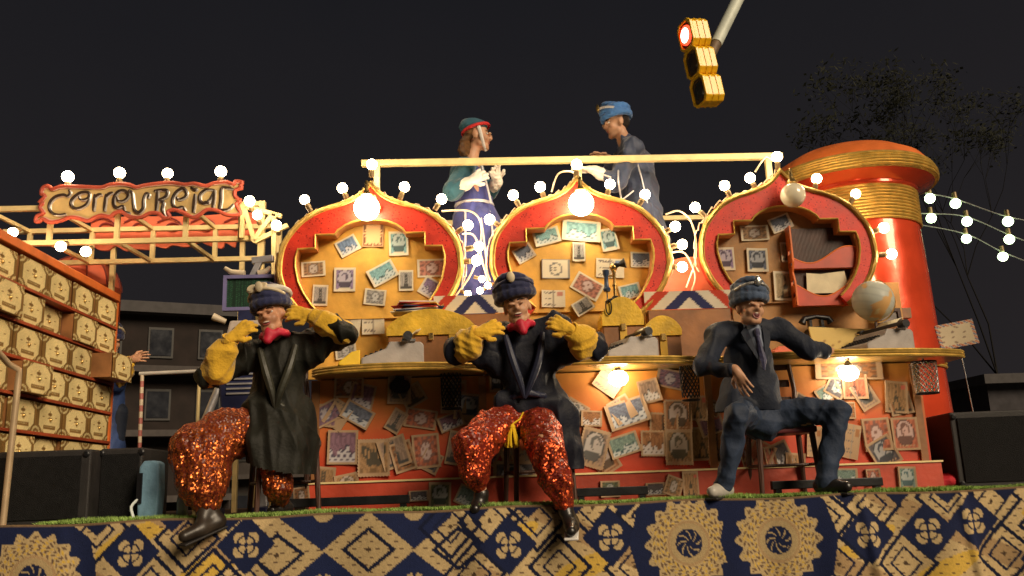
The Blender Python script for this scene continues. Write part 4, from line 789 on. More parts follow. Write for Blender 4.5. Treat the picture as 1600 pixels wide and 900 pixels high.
# striped dome behind the cabinet
p = at(128, 445, 7.9); t = thing('striped_dome', 'coral ribbed dome peeking over the drawer cabinet', 'dome', (p.x, 8.0, ZS))
g = MB(); g.lathe([(.34*cos(a), p.z-.02+.30*sin(a)) for a in np.linspace(0, pi/2*.97, 10)], (p.x-.05, 8.0, 0), 24); g.build('dome', CORAL, t, True)
for k in range(12):
    a = 2*pi*k/12; g = MB(); g.tube([(p.x-.05+.345*cos(e)*cos(a), 8.0+.345*cos(e)*sin(a), p.z-.02+.305*sin(e)) for e in np.linspace(0, pi/2*.95, 8)], .008, 6); g.build('rib', mat('rib_maroon', (.25, .05, .04), .5), t, True)
g = MB(); g.lathe([(.34, ZS+.001), (.34, p.z-.02)], (p.x-.05, 8.0, 0), 24); g.build('drum', WOODR, t, True)
g = MB(); g.ball((p.x-.05, 8.0, p.z+.32), .05, 12, 8); g.build('finial', BRASS, t, True)

# ================================================================== DRAWER CABINET (wall of parcel drawers)
CX = -2.97
Yn, Yf = 5.05, 7.46; zt_ = 3.415; rowh = .236; cw = .410
t = thing('drawer_cabinet', 'red cabinet wall of cream patterned parcel drawers at far left', 'cabinet', (CX-.3, (Yn+Yf)/2, ZS))
g = MB(); g.box((CX-.34, (Yn+Yf)/2, (ZS+zt_)/2-.03), (.56, Yf-Yn, zt_-ZS-.08)); g.build('carcass', mat('carcass_brown', (.16, .06, .025), .6, 0, .3, 5), t)  # plain brown carcass behind the drawer fronts
g = MB(); g.box((CX-.30, (Yn+Yf)/2, zt_-.032), (.66, Yf-Yn+.03, .064)); g.build('top_board', ORANGE, t, bevel=.006)
g = MB(); g.box((CX-.30, Yf+.016, (ZS+zt_-.07)/2), (.63, .03, zt_-.07-ZS)); g.build('end_board', ORANGE, t)
def drawerfn(u, v):
    cream = np.array((.84, .67, .32)); br = np.array((.24, .13, .035)); n = len(u); c = np.tile(br, (n, 1)); x = np.abs(u-.5)*2; y = np.abs(v-.5)*2
    hx = (x < .88) & (y < .95) & (x+.9*y < 1.34); c = mix(c, cream, hx); c = mix(c, br*.7, hx & ((np.abs(x+.9*y-1.29) < .025) | (np.abs(x-.84) < .02)))
    for (a, b) in ((0, 0), (0, 1), (1, 0), (1, 1)): r = np.hypot((u-a)*1.5, (v-b)); c = mix(c, cream*.75, (np.abs(r-.17) < .035)); c = mix(c, cream*.7, r < .05)
    c = mix(c, br*1.1, (x < .5) & (v > .16) & (v < .30)); c = mix(c, cream*.6, (x < .4) & (v > .205) & (v < .255) & (np.sin(u*120) > -.3))
    c = mix(c, br*.9, (np.abs(u-.5) < .05+.05*np.sin(v*40)) & (v > .5) & (v < .78)); c = mix(c, br*1.2, (np.abs(x-.5) < .08) & (np.abs(v-.56) < .025)); return c
DMS = [card_mesh('drawer_front', cw-.022-.006*k_, rowh-.034, 41, 31, (lambda u, v, k_=k_: drawerfn(u, v)*(1-.05*k_+.10*np.sin(u*(5+k_)+k_)*np.sin(v*4+2*k_))[:, None]*(.9+.2*np.random.RandomState(k_).rand(len(u)))[:, None]), .010) for k_ in range(5)]; nrow = 7; ncol = 7
for r_ in range(nrow):
    z = zt_-.07-rowh*(r_+.5)
    g = MB(); g.box((CX-.02, (Yn+Yf)/2, z-rowh/2+.008), (.09, Yf-Yn-.002, .020)); g.build('shelf_board', WOODR, t)
    off = 0 if r_ % 2 == 0 else -.07
    for c_i in range(ncol):
        y = Yf-.012-cw*(c_i+.5)
        if y-cw/2 < Yn: continue
        key = (r_, c_i); dx = {(2, 0): .17, (1, 2): -.07, (3, 3): .09, (1, 4): .06, (1, 1): .03, (5, 2): -.03}.get(key, 0)
        o = bpy.data.objects.new('drawer', random.choice(DMS)); COL.objects.link(o); o.location = (CX+.004+dx+random.uniform(-.006, .006), y, z); o.rotation_euler = (0, 0, R(90)+R(random.uniform(-1.6, 1.6))); adopt(o, t)
        g = MB(); g.box((o.location.x-.16, y, z), (.30, cw-.03, rowh-.045)); g.build('drawer_box', WOODB, o)
        g = MB(); g.ball((o.location.x+.018, y, z-.005), .011, 8, 6); g.build('knob', BRASS, o, True)

# ================================================================== LOUDSPEAKERS, RAILS, BITS AT THE SIDES
def cabinet_box(name, label, cat, x0, x1, Y, depth, ztop, m, rz=0., group=None):
    t = thing(name, label, cat, ((x0+x1)/2, Y+depth/2, ZS), 0, group); w = x1-x0; h = ztop-ZS; cx, cy = (x0+x1)/2, Y+depth/2
    g = MB(); g.box((cx, cy, ZS+h/2+.001), (w, depth, h)); g.build('housing', m, t, bevel=.012)
    g = MB(); g.box((cx-.0, Y-.006, ZS+h*.5), (w*.86, .01, h*.84)); g.build('grille', mat('speaker_grille', (.012, .012, .013), .7, .2, .3, 30, .8, 220, kind='cells'), t)
    for sx in (-1, 1):
        for sz in (.06, .94): g = MB(); g.lathe([(.02, 0), (.02, .008), (.012, .012)], (cx+sx*w*.465, Y-.001, ZS+h*sz), 10, Matrix.Rotation(pi/2, 3, 'X')); g.build('corner_bolt', BLACKM, t)
    g = MB(); g.box((x1+.004, cy, ZS+h*.55), (.008, .16, .06)); g.build('handle', BLACKM, t)
    t.rotation_euler = (0, 0, rz); return t
pa, pb = at(-60, 706, 5.66), at(150, 700, 5.66)
cabinet_box('loudspeaker', 'large black loudspeaker on the stage below the drawer cabinet', 'loudspeaker', pa.x, pb.x, 5.60, .6, pb.z-.01, BLACKP, 0, 'black stage loudspeakers')
pa, pb = at(155, 700, 5.72), at(222, 699, 5.72)
cabinet_box('loudspeaker', 'narrow black loudspeaker beside the light blue bag', 'loudspeaker', pa.x, pb.x, 5.74, .5, pb.z, BLACKP, R(0), 'black stage loudspeakers')
pa, pb = at(1497, 648, 6.2), at(1640, 648, 6.2)
cabinet_box('loudspeaker', 'black loudspeaker on the stage at right of the red tower', 'loudspeaker', pa.x, pb.x, 6.2, .6, pa.z+.02, BLACKP, R(-8), 'black stage loudspeakers')
# light blue bag with strap and bottle
p = at(232, 765, 5.62); t = thing('blue_bag', 'light blue upright bag on the stage edge beside a speaker', 'bag', (p.x, 5.66, ZS)); zt2 = at(232, 720, 5.62).z
g = MB(); h = zt2-ZS; g.prism([(-.05, .002), (.06, .002), (.068, h*.5), (.06, h*.96), (.03, h), (-.03, h), (-.055, h*.9), (-.06, h*.4)], .12, [], lambda u, v, d: Vector((p.x+u, 5.60+d, ZS+v))); g.build('body', mat('light_blue_cloth', (.16, .30, .42), .6, 0, .25, 8, .4, 40), t, bevel=.02)
g = MB(); g.box((p.x-.045, 5.592, ZS+h*.55), (.03, .014, h*.5)); g.build('buckle', BLACKM, t)
g = MB(); g.tube(crom([Vector((p.x-.04, 5.60, ZS+h*.4)), Vector((p.x-.08, 5.57, ZS+h*.25)), Vector((p.x-.06, 5.56, ZS+.012)), Vector((p.x-.14, 5.56, ZS+.012))], 4), .009, 6); g.build('strap', mat('pale_webbing', (.6, .66, .66), .6), t)
p = at(285, 790, 5.66); t = thing('water_bottle', 'small clear plastic water bottle behind the left dancer foot', 'bottle', (p.x, 5.66, ZS))
g = MB(); g.lathe([(.03, .001), (.034, .01), (.034, .12), (.028, .15), (.013, .17), (.013, .185)], (p.x, 5.66, ZS), 16); g.build('body', mat('dim_plastic', (.35, .37, .38), .15, 0, .1, 9, coat=.5), t, True)
g = MB(); g.lathe([(.015, .186), (.015, .205)], (p.x, 5.66, ZS), 12); g.build('cap', WHITEP, t)
# side rail with striped post by the aisle
a, b = at(218, 584, 6.5), at(312, 580, 6.5); t = thing('side_rail', 'white metal side rail with striped post behind the left dancer', 'railing', (a.x, 6.5, ZS))
g = MB(); g.tube([a, b], .014, 10); g.build('rail', mat('bright_rail', (.7, .66, .6), .35, .3), t, True)
q = at(236, 720, 6.5); g = MB(); zz = np.linspace(ZS+.002, a.z-.01, 24)
for i in range(23): g.mi = i % 2; x0 = a.x+.02+(.02)*(1-i/23); g.tube([(x0, 6.5, zz[i]), (x0-.001, 6.5, zz[i+1]-.0005)], .013, 8)
g.build('post', [mat('stripe_cream', (.62, .5, .36), .5), mat('stripe_red', (.40, .12, .10), .5)], t)
g = MB(); g.tube([(b.x, 6.5, b.z), (b.x, 6.5, ZS+.002)], .012, 8); g.build('post', CREAMP, t)
# bent rail post in the left foreground
t = thing('bent_rail', 'pale bent handrail post at the far left edge', 'railing', (-2.55, 5.2, ZS-.3)); a = at(30, 578, 5.45); b = at(-30, 520, 5.0); c_ = at(4, 800, 5.47)
g = MB(); g.tube([b, a+Vector((-.04, -.05, .03)), a, a+Vector((.0, .0, -.05)), (c_.x, c_.y, c_.z-.5)], .019, 10); g.build('rail', mat('rail_tan', (.45, .33, .20), .4, .2), t, True)
g = MB(); g.box((c_.x, c_.y, c_.z-.505), (.1, .06, .02)); g.build('foot_plate', CREAMP, t)
# black kick bars
for (xa_, xb_, py, py2, lab) in ((424, 640, 800, 778, 'black metal foot bar on the stage right of the left dancer'), (898, 1012, 772, 766, 'black metal foot bar on the stage right of the centre dancer'), (1205, 1378, 760, 752, 'black metal foot bar on the stage behind the suited dancer')):
    a, b = at(xa_, py, 5.85), at(xb_, py2, 5.85); t = thing('foot_bar', lab, 'foot bar', ((a.x+b.x)/2, 5.85, ZS), 0, 'black foot bars on the stage'); zz = ZS+.075
    g = MB(); g.box(((a.x+b.x)/2, 5.85, zz), (b.x-a.x, .04, .055)); g.build('bar', BLACKM, t, bevel=.005)
    for x in (a.x+.04, b.x-.04): g = MB(); g.box((x, 5.85, ZS+.024), (.04, .05, .046)); g.build('foot', BLACKM, t)
# airmail postcard on a wire at right
p = at(1494, 523, 6.3)
def pcf(u, v):
    c = np.tile(np.array((.62, .52, .36)), (len(u), 1)); e = (u < .09) | (u > .91) | (v < .13) | (v > .87); k = ((u+v)*5) % 1; c = mix(c, (.48, .12, .06), e & (k < .33)); c = mix(c, (.08, .10, .25), e & (k > .6) & (k < .85)); c = mix(c, (.3, .22, .16), ~e & (np.sin(u*18+3*np.sin(v*7))*np.sin(v*15+u*4) > .72)); return c
t = thing('airmail_postcard', 'big airmail envelope with striped border on a wire beside the tower', 'envelope', (p.x+.1, 6.3, ZS))
o = bpy.data.objects.new('card', card_mesh('card', .27, .185, 45, 31, pcf, .008, 0, .01)); COL.objects.link(o); o.location = p; o.rotation_euler = (0, R(-8), R(-12)); adopt(o, t)
a = at(1500, 545, 6.32); b = at(1524, 660, 6.32); g = MB(); g.tube([a, b, (b.x+.02, b.y, ZS+.001)], .004, 6); g.build('wire', CHROME, t)
# red folded cloth and lumps near the tower foot
p = at(1468, 738, 6.4); V3 = [('e', (p.x, 6.4, ZS+.055), (.16, .14, .06), None), ('e', (p.x-.08, 6.36, ZS+.045), (.10, .1, .05), None), ('e', (p.x+.1, 6.38, ZS+.04), (.1, .08, .045), None)]
o = cloth('folded_cloth', V3, .01, mat('red_cloth', (.42, .02, .03), .75, 0, .25, 8, .4, 40), None, .03, .02, 30); tag(o, 'crumpled red cloth on the stage at the foot of the tower', 'cloth')

g = MB(); g.tube(crom([Vector((x_, y_, ZS+.014)) for x_, y_ in ((-2.1, 5.75), (-1.7, 5.66), (-1.3, 5.72), (-.6, 5.70), (.1, 5.78), (.9, 5.72), (1.8, 5.80), (2.6, 5.74), (3.3, 5.85), (3.6, 6.1))], 6), .011, 6); tag(g.build('power_cable', BLACKM, None, True), 'black power cable lying along the stage edge between the speakers', 'cable')
# ================================================================== ROBOT FIGURE
RYY = 6.55
p = at(392, 458, RYY); t = thing('robot_figure', 'robot figure with green monitor head behind the left dancer', 'robot', (p.x, RYY, ZS))
SIL = mat('silver_paint', (.55, .54, .56), .35, .5, .2, 12, .15, 50); CREAM = mat('robot_cream', (.50, .42, .36), .5, 0, .25, 8, .2, 30); NAVY = mat('robot_navy', (.025, .03, .09), .4, .1, .3, 8)
g = MB(); g.prism([(-.20, -.135), (.20, -.135), (.20, .135), (-.20, .135)], .05, [[(-.175, -.11), (.175, -.11), (.175, .11), (-.175, .11)]], lambda u, v, d: Vector((p.x+u, RYY-.03+d, p.z+v))); g.build('monitor_frame', mat('violet_trim', (.22, .20, .42), .4, .2, .2), t)
def scr(u, v):
    r = np.random.RandomState(3); col = np.floor(u*46).astype(int); k = r.rand(64)[col % 64]; nz = np.sin(v*90+k*40)*.5+.5; c = np.tile(np.array((.010, .030, .018)), (len(u), 1)); return c+np.outer(nz*(k > .3)*r.rand(len(u)), (.03, .12, .06))
o = bpy.data.objects.new('screen', card_mesh('screen', .352, .222, 61, 41, scr, .004)); COL.objects.link(o); o.location = (p.x, RYY-.004, p.z); adopt(o, t)
g = MB(); g.box((p.x, RYY+.045, p.z), (.38, .05, .25)); g.build('monitor_back', NAVY, t, bevel=.01)
q = at(405, 410, RYY); g = MB(); g.bar((p.x+.0, RYY+.03, p.z+.13), (q.x+.0, RYY+.03, q.z+.02), .045); g.bar((q.x-.06, RYY+.03, q.z+.02), (q.x+.10, RYY+.03, q.z+.035), .05); g.build('top_bracket', SIL, t, bevel=.004)
for s_ in (-1, 1): g = MB(); g.tube([(p.x+s_*.05, RYY, p.z+.15), (p.x+s_*.13-.02, RYY, p.z+.165), (p.x+s_*.17-.03, RYY, p.z+.20)], [.026, .022, .014], 10); g.build('antenna', mat('robot_ivory', (.60, .50, .36), .5), t, True)
g = MB(); g.bar((p.x-.03, RYY, p.z-.14), (p.x-.03, RYY, p.z-.22), .10, .08); g.build('neck', NAVY, t)
zb_ = p.z-.22; g = MB(); g.prism([(-.20, -.33), (.20, -.33), (.17, 0), (-.13, 0)], .20, [], lambda u, v, d: Vector((p.x+u, RYY-.08+d, zb_+v))); g.build('chest', CREAM, t, bevel=.015)
for dx in (-.055, .075):
    g = MB(); g.lathe([(.055, 0), (.058, .012), (.045, .014), (.043, .004), (.015, .006), (.01, .014)], (p.x+dx, RYY-.082, zb_-.10), 20, Matrix.Rotation(pi/2, 3, 'X')); g.build('dial', BLACKM, t, True)
g = MB(); g.tube([(p.x-.17, RYY-.03, zb_+.0), (p.x-.26, RYY-.05, zb_+.04)], [.02, .028], 10); g.build('arm_stub', mat('robot_ivory', (.6, .5, .36), .5), t, True)
g = MB(); g.prism([(-.17, -.34), (.19, -.34), (.20, 0), (-.20, 0)], .22, [], lambda u, v, d: Vector((p.x+u, RYY-.09+d, zb_-.332+v))); g.build('belly', NAVY, t, bevel=.015)
for k in range(5): g = MB(); g.box((p.x-.02, RYY-.095, zb_-.40-k*.035), (.22, .012, .012)); g.build('vent_slat', SIL, t)
for s_ in (-1, 1): g = MB(); g.bar((p.x+s_*.10-.02, RYY, zb_-.67), (p.x+s_*.17-.04, RYY, ZS+.05), .075); g.build('leg', SIL, t, bevel=.008); g = MB(); g.box((p.x+s_*.17-.04, RYY-.04, ZS+.026), (.12, .2, .05)); g.build('foot', NAVY, t, bevel=.01)
g = MB(); g.tube([(p.x-.2, RYY-.05, zb_-.5), (p.x-.30, RYY-.1, zb_-.80), (p.x-.33, RYY-.12, zb_-.98)], [.03, .028, .024], 10); g.build('hanging_arm', SIL, t, True)

# ================================================================== TRAFFIC LIGHT ON ITS MAST ARM
TLY = 8.4
a0, a1 = at(1069, 34, TLY), at(1099, 164, TLY); axis = (a1-a0); Lh = axis.length; dn = axis.normalized()
fwd = Vector((-.96, -.26, -.12)); fwd = (fwd-dn*fwd.dot(dn)).normalized(); side = dn.cross(fwd)
Mx = Matrix((side, fwd, -dn)).transposed()       # local x = side, y = front, z = up the signal
mid = (a0+a1)/2; TY_ = mat('signal_yellow', (.85, .50, .01), .4, 0, .1, 8, coat=.3)
t = thing('traffic_light', 'yellow three-lamp traffic light lit red on a mast arm', 'traffic light', mid)
loc = lambda x, y, z: mid + Mx @ Vector((x, y, z)); hs = Lh/3
def octo(w, h, c=.05): return [(-w+c, -h), (w-c, -h), (w, -h+c), (w, h-c), (w-c, h), (-w+c, h), (-w, h-c), (-w, -h+c)]
for k, (nm, m_) in enumerate((('red_lens', None), ('amber_lens', mat('lens_dark_amber', (.05, .035, .02), .25)), ('green_lens', mat('lens_dark_green', (.03, .035, .03), .25)))):
    z = hs*(1-k)
    g = MB(); g.prism(octo(.125, hs*.485), .20, [], lambda u, v, d: loc(u, -d, v+z)); sec = g.build('housing', TY_, t, bevel=.008)
    g = MB(); g.prism(octo(.138, hs*.492), .035, [octo(.110, hs*.42)], lambda u, v, d: loc(u, .03-d, v+z)); g.build('bezel', TY_, sec, bevel=.006)
    for q in (.06, .13): g = MB(); g.prism(octo(.132, hs*.49), .018, [], lambda u, v, d: loc(u, -q-d, v+z)); g.build('seam', TY_, sec)
    g = MB(); g.prism(octo(.108, hs*.41), .006, [], lambda u, v, d: loc(u, .012-d, v+z)); g.build('face_plate', mat('signal_brown', (.06, .04, .025), .5), sec)
    if k == 0:
        g = MB(); g.lathe([(.106, 0), (.104, .012), (.085, .018)], loc(0, .013, z), 28, Mx @ Matrix.Rotation(-pi/2, 3, 'X')); g.build('lens_rim', mat('lens_red_glow', (.6, .02, .01), .3, emit=2.0, ecol=(1, .05, .02)), sec, True)
        g = MB(); g.ball(loc(0, .022, z), (.086, .022, .086), 24, 12, Mx); g.build(nm, mat('lens_red_core', (1, .7, .65), .3, emit=6, ecol=(1, .62, .55)), sec, True)
    else:
        g = MB(); g.ball(loc(0, .014, z), (.10, .02, .10), 24, 12, Mx); g.build(nm, m_, sec, True)
b0 = at(1104, 98, TLY+.12); b1 = at(1172, -40, TLY+.6)
g = MB(); g.tube([b0, b0+(b1-b0)*.22], .058, 16); g.build('arm_sleeve', mat('rusty_sleeve', (.16, .11, .07), .6, .2, .3, 12), t, True)
g = MB(); g.tube([b0+(b1-b0)*.2, b1, b1+(b1-b0)*1.2+Vector((.6, 0, .1)), Vector((b1.x+4.5, b1.y+1.0, b1.z+1.6)), Vector((b1.x+5.2, b1.y+1.1, b1.z+.6)), Vector((b1.x+5.3, b1.y+1.1, 0))], [.066, .07, .075, .08, .09, .12], 16); g.build('mast', mat('mast_grey', (.58, .62, .54), .5, .1, .15, 5, .15, 40), t, True)
g = MB(); g.bar(loc(0, -.21, -.02), b0, .05); g.build('bracket', BLACKM, t)

# ================================================================== FESTOON LIGHTS OVER THE STREET
def festoon(label, bulbs, a, b, Y):
    pts = [at(*a, Y)]+[at(x, y-7, Y) for x, y in bulbs]+[at(*b, Y)]; t = thing('festoon_lights', label, 'string lights', pts[0], 0, 'festoon strings over the street')
    g = MB(); g.tube(crom(pts, 4), .010, 5); g.build('cable', mat('cable_grey', (.30, .30, .28), .6), t, True)
    for x, y in bulbs: bulb(t, at(x, y, Y), (0, 0, 1), 2.1, FEST)
fo = MB().ball((0, 0, 0), .043, 20, 12).build('festoon_bulb', LITS, smooth=True); FEST = fo.data; bpy.data.objects.remove(fo)
festoon('upper string of greenish festoon bulbs beyond the tower cap', [(1453, 310), (1493, 318), (1575, 346)], (1435, 298), (1660, 352), 15)
festoon('middle string of greenish festoon bulbs beyond the tower', [(1455, 341), (1511, 346), (1577, 374)], (1420, 334), (1660, 398), 15.6)
festoon('lower string of greenish festoon bulbs beyond the tower', [(1510, 373), (1567, 401)], (1430, 350), (1660, 430), 16.2)

# ================================================================== CHAIRS
def chair(label, px, Y, zseat, rz, seatm):
    t = thing('wooden_chair', label, 'chair', (0, 0, 0), 0, 'wooden chairs on the stage'); h = zseat-ZS
    g = MB(); g.prism([(-.20, -.19), (.20, -.19), (.22, .0), (.19, .2), (-.19, .2), (-.22, 0)], .045, [], lambda u, v, d: Vector((u, v, h-.045+d))); g.build('seat', seatm, t, bevel=.012)
    for sx in (-1, 1):
        g = MB(); g.tube([(sx*.17, -.16, h-.046), (sx*.19, -.185, .001)], [.020, .016], 8); g.build('leg', WOODD, t, True)
        g = MB(); g.tube([(sx*.17, .18, h-.046), (sx*.185, .22, .001)], [.020, .016], 8); g.build('leg', WOODD, t, True)
        g = MB(); g.tube([(sx*.17, .185, h+.001), (sx*.18, .21, h+.28), (sx*.165, .26, h+.50)], .017, 8); g.build('back_post', WOODD, t, True)
        g = MB(); g.tube([(sx*.18, -.17, h*.45), (sx*.18, .2, h*.45)], .011, 8); g.build('stretcher', WOODD, t, True)
    for k in range(3): g = MB(); g.box((0, .225+.02*k, h+.20+.12*k), (.32, .018, .05)); g.build('back_slat', WOODD, t, bevel=.004)
    g = MB(); g.tube([(-.18, 0, h*.45), (.18, 0, h*.45)], .011, 8); g.build('stretcher', WOODD, t, True)
    t.location = (at(px, 650, Y).x, Y, ZS); t.rotation_euler = (0, 0, rz)
SEATD = mat('dark_red_seat', (.10, .008, .012), .5, 0, .3, 8)
chair('dark wooden chair carrying the left dancer', 446, 5.84, at(430, 690, 5.75).z, R(20), WOODD)
chair('dark wooden chair carrying the centre dancer', 838, 5.86, at(830, 672, 5.8).z, R(8), WOODD)
chair('dark wooden chair with red seat under the suited dancer', 1215, 5.88, at(1205, 668, 5.8).z, R(-6), SEATD)

# ================================================================== PEOPLE
SKIN = mat('skin', (.50, .27, .16), .5, 0, .10, 20, .08, 120); SKIND = mat('skin_tan', (.46, .22, .12), .5, 0, .10, 20, .08, 120)
EYEW = mat('eye_white', (.7, .66, .6), .2, 0, .03); EYED = mat('eye_dark', (.02, .012, .01), .15, 0, .1); LIP = mat('lip', (.32, .07, .06), .4, 0, .1); MOUTH = mat('mouth_dark', (.10, .012, .012), .5, 0, .1); TEETH = mat('teeth', (.72, .66, .56), .3, 0, .05)
HAIRD = mat('dark_hair', (.02, .012, .008), .5, 0, .3, 30, .6, 90, kind='wave'); BROW = mat('eyebrow', (.03, .018, .012), .7, 0, .2)
A3 = lambda v: np.array(v, float)
def hm(pos, yaw, pitch=0, roll=0): return Matrix.Translation(pos) @ Matrix.Rotation(R(yaw), 4, 'Z') @ Matrix.Rotation(R(roll), 4, 'Y') @ Matrix.Rotation(R(pitch), 4, 'X')
def hl(M, x, y, z): return M @ Vector((x, y, z))
def head_prims(M):
    r3 = np.array(M.to_3x3()); c = lambda a, ra, b, rb, *z: ('c', hl(M, *a), ra, hl(M, *b), rb, *z); e = lambda a, r_, *z: ('e', hl(M, *a), r_, r3, *z)
    L = [e((0, .015, .035), (.077, .097, .092)), e((0, -.022, -.035), (.061, .072, .078)), e((0, -.055, -.098), (.030, .026, .022)), c((-.045, -.015, -.075), .024, (-.02, -.06, -.10), .02), c((.045, -.015, -.075), .024, (.02, -.06, -.10), .02)]
    for s in (-1, 1): L += [e((s*.036, -.064, -.032), (.027, .022, .026)), e((s*.081, .012, -.005), (.010, .022, .033), '+', .006), e((s*.011, -.098, -.032), (.010, .010, .008), '+', .006)]
    L += [c((-.042, -.074, .032), .009, (.042, -.074, .032), .009, '+', .012), c((0, -.086, .018), .009, (0, -.110, -.026), .0125, '+', .010)]
    for s in (-1, 1): L.append(e((s*.032, -.103, .006), (.019, .014, .011), '-', .008))
    return L
def hand_prims(w, d, n, s=1, curl=.5, grow=0., spread=.1):
    """palm plus four fingers and a thumb; w wrist, d pointing, n palm normal, s = thumb side"""
    w = Vector(w); d = Vector(d).normalized(); n = Vector(n); n = (n-d*n.dot(d)).normalized(); x = d.cross(n)*s
    L = [('e', w+d*.048, (.040+grow, .052+grow, .017+grow), np.array(Matrix((x, d, n)).transposed()), '+', .012), ('c', w-d*.02, .026+grow, w+d*.03, .024+grow, '+', .02)]
    for k in range(4):
        a = w+d*(.088-.006*abs(k-1.2))+x*(.030-.020*k); dd = (d+x*spread*(1.5-k)).normalized(); ln = (.068, .078, .072, .056)[k]; p = a-d*.02
        for j in range(3):
            q = p+dd*(ln*(.5, .35, .28)[j]+(.02 if j == 0 else 0)); L.append(('c', p, .0095+grow-.0008*j, q, .0088+grow-.001*j, '+', .004)); p = q; ang = curl*(.7+.3*j); dd = (dd*cos(ang)+n*sin(ang)).normalized()
    a = w+d*.022+x*.030; m = a+(x*.75+d*.65+n*.25).normalized()*.042; e = m+(x*.25+d+n*.35).normalized()*.036
    L += [('c', a-x*.012, .015+grow, m, .012+grow, '+', .008), ('c', m, .0115+grow, e, .0095+grow, '+', .004)]; return L
def face(M, t, mouth='smile', brow=0.):
    r3 = M.to_3x3()
    for s in (-1, 1):
        g = MB(); g.ball(hl(M, s*.032, -.081, .006), (.0160, .011, .0100), 12, 8, r3); g.mi = 1; g.ball(hl(M, s*.032, -.0895, .006), (.0070, .004, .0078), 10, 6, r3); g.build('eye', [EYEW, EYED], t, True)
        g = MB(); g.tube([hl(M, s*.014, -.090, .028+brow), hl(M, s*.033, -.092, .036+brow), hl(M, s*.052, -.078, .028)], [.004, .0055, .003], 6); g.build('eyebrow', BROW, t, True)
    if mouth == 'smile':
        g = MB(); g.ball(hl(M, 0, -.083, -.062), (.027, .010, .0125), 14, 8, r3); g.mi = 1; g.ball(hl(M, 0, -.089, -.058), (.022, .006, .0055), 12, 6, r3); g.build('mouth', [MOUTH, TEETH], t, True)
        g = MB(); g.tube([hl(M, -.031, -.076, -.054), hl(M, -.016, -.092, -.073), hl(M, 0, -.096, -.077), hl(M, .016, -.092, -.073), hl(M, .031, -.076, -.054)], [.002, .0045, .005, .0045, .002], 6); g.build('lip', LIP, t, True)
    elif mouth == 'open':
        g = MB(); g.ball(hl(M, 0, -.084, -.066), (.020, .011, .020), 14, 8, r3); g.mi = 1; g.ball(hl(M, 0, -.089, -.053), (.014, .006, .005), 12, 6, r3); g.build('mouth', [MOUTH, TEETH], t, True)
        g = MB(); g.tube([hl(M, .021*cos(a), -.092+.006*abs(cos(a)), -.066+.021*sin(a)) for a in np.linspace(0, 2*pi, 17)[:-1]], .0042, 6, True); g.build('lip', LIP, t, True)
    else:
        g = MB(); g.ball(hl(M, 0, -.088, -.058), (.020, .008, .0045), 12, 6, r3); g.ball(hl(M, 0, -.087, -.067), (.017, .008, .0055), 12, 6, r3); g.build('lip', LIP, t, True)
def c_(a, ra, b, rb, *z): return ('c', Vector(a), ra, Vector(b), rb, *z)
def chain(L, *z): return [c_(L[i][0], L[i][1], L[i+1][0], L[i+1][1], *z) for i in range(len(L)-1)]
def body(t, M, J, skin, hands):
    """one continuous figure: head, neck, torso, limbs, hands, feet"""
    nb = Vector(J['neck']); L = head_prims(M)+[c_(hl(M, 0, .02, -.06), .050, nb, .055, '+', .02), c_(nb, .06, J['chest'], .11), c_(J['chest'], .125, J['pelvis'], .12), c_(J['shl'], .055, J['shr'], .055)]
    for s in 'lr':
        L += [c_(J['sh'+s], .052, J['el'+s], .040), c_(J['el'+s], .040, J['wr'+s], .028, '+', .015), c_(J['hip'+s], .085, J['kn'+s], .056), c_(J['kn'+s], .056, J['an'+s], .036, '+', .02), c_(J['an'+s], .036, J['heel'+s], .032, '+', .015), c_(J['heel'+s], .032, J['toe'+s], .024, '+', .015), c_(J['pelvis'], .10, J['hip'+s], .085)]
    for h in hands: L += h
    return cloth('body', L, .0062, skin, t, .02)
def shoe(t, an, heel, toe, m, r=.042, sole=None):
    an, heel, toe = map(Vector, (an, heel, toe)); md = (heel+toe)/2
    o = cloth('shoe', [c_(an, r*1.02, heel, r), c_(heel, r, md, r*.98), c_(md, r*.98, toe, r*.72), c_(an, r*.95, md, r*.8)], .007, m, t, .02)
    if sole:
        d = (toe-heel).normalized(); up = Vector((0, 0, 1)); up = (up-d*up.dot(d)).normalized(); g = MB(); side = d.cross(up); g.box((heel+toe)/2-up*(r*.92), (r*1.9, (toe-heel).length+r*1.4, .014), Matrix((side, d, up)).transposed()); g.build('sole', sole, o, bevel=.006)
def turban(t, M, m, band, z=.07, sc=1., orn=BRASS):
    L = [('e', hl(M, 0, .02, z+.01), (.098*sc, .112*sc, .075*sc), np.array(M.to_3x3()))]
    for k in range(6):
        tl = (-1)**k*(.012+.004*k); zz = z-.035+.018*k; rr = 1-.045*max(0, k-2)**1.4
        P = [hl(M, .098*sc*rr*cos(a), .012+.112*sc*rr*sin(a), zz+tl*cos(a+k)) for a in np.linspace(0, 2*pi, 19)]
        L += chain([(p, .022*sc) for p in P], '+', .006)
    o = cloth('turban', L, .0065, m, t, .008, .003, 40)
    g = MB(); g.tube([hl(M, .116*sc*sin(a), .012-.128*sc*cos(a), z+.022+.03*cos(a*1.5)) for a in np.linspace(-1.2, 1.2, 13)], .011, 8); g.build('band', band, o, True)
    g = MB(); g.ball(hl(M, 0, -.13*sc, z+.062), (.026, .013, .036), 14, 8, M.to_3x3()); g.build('brooch', orn, o, True)
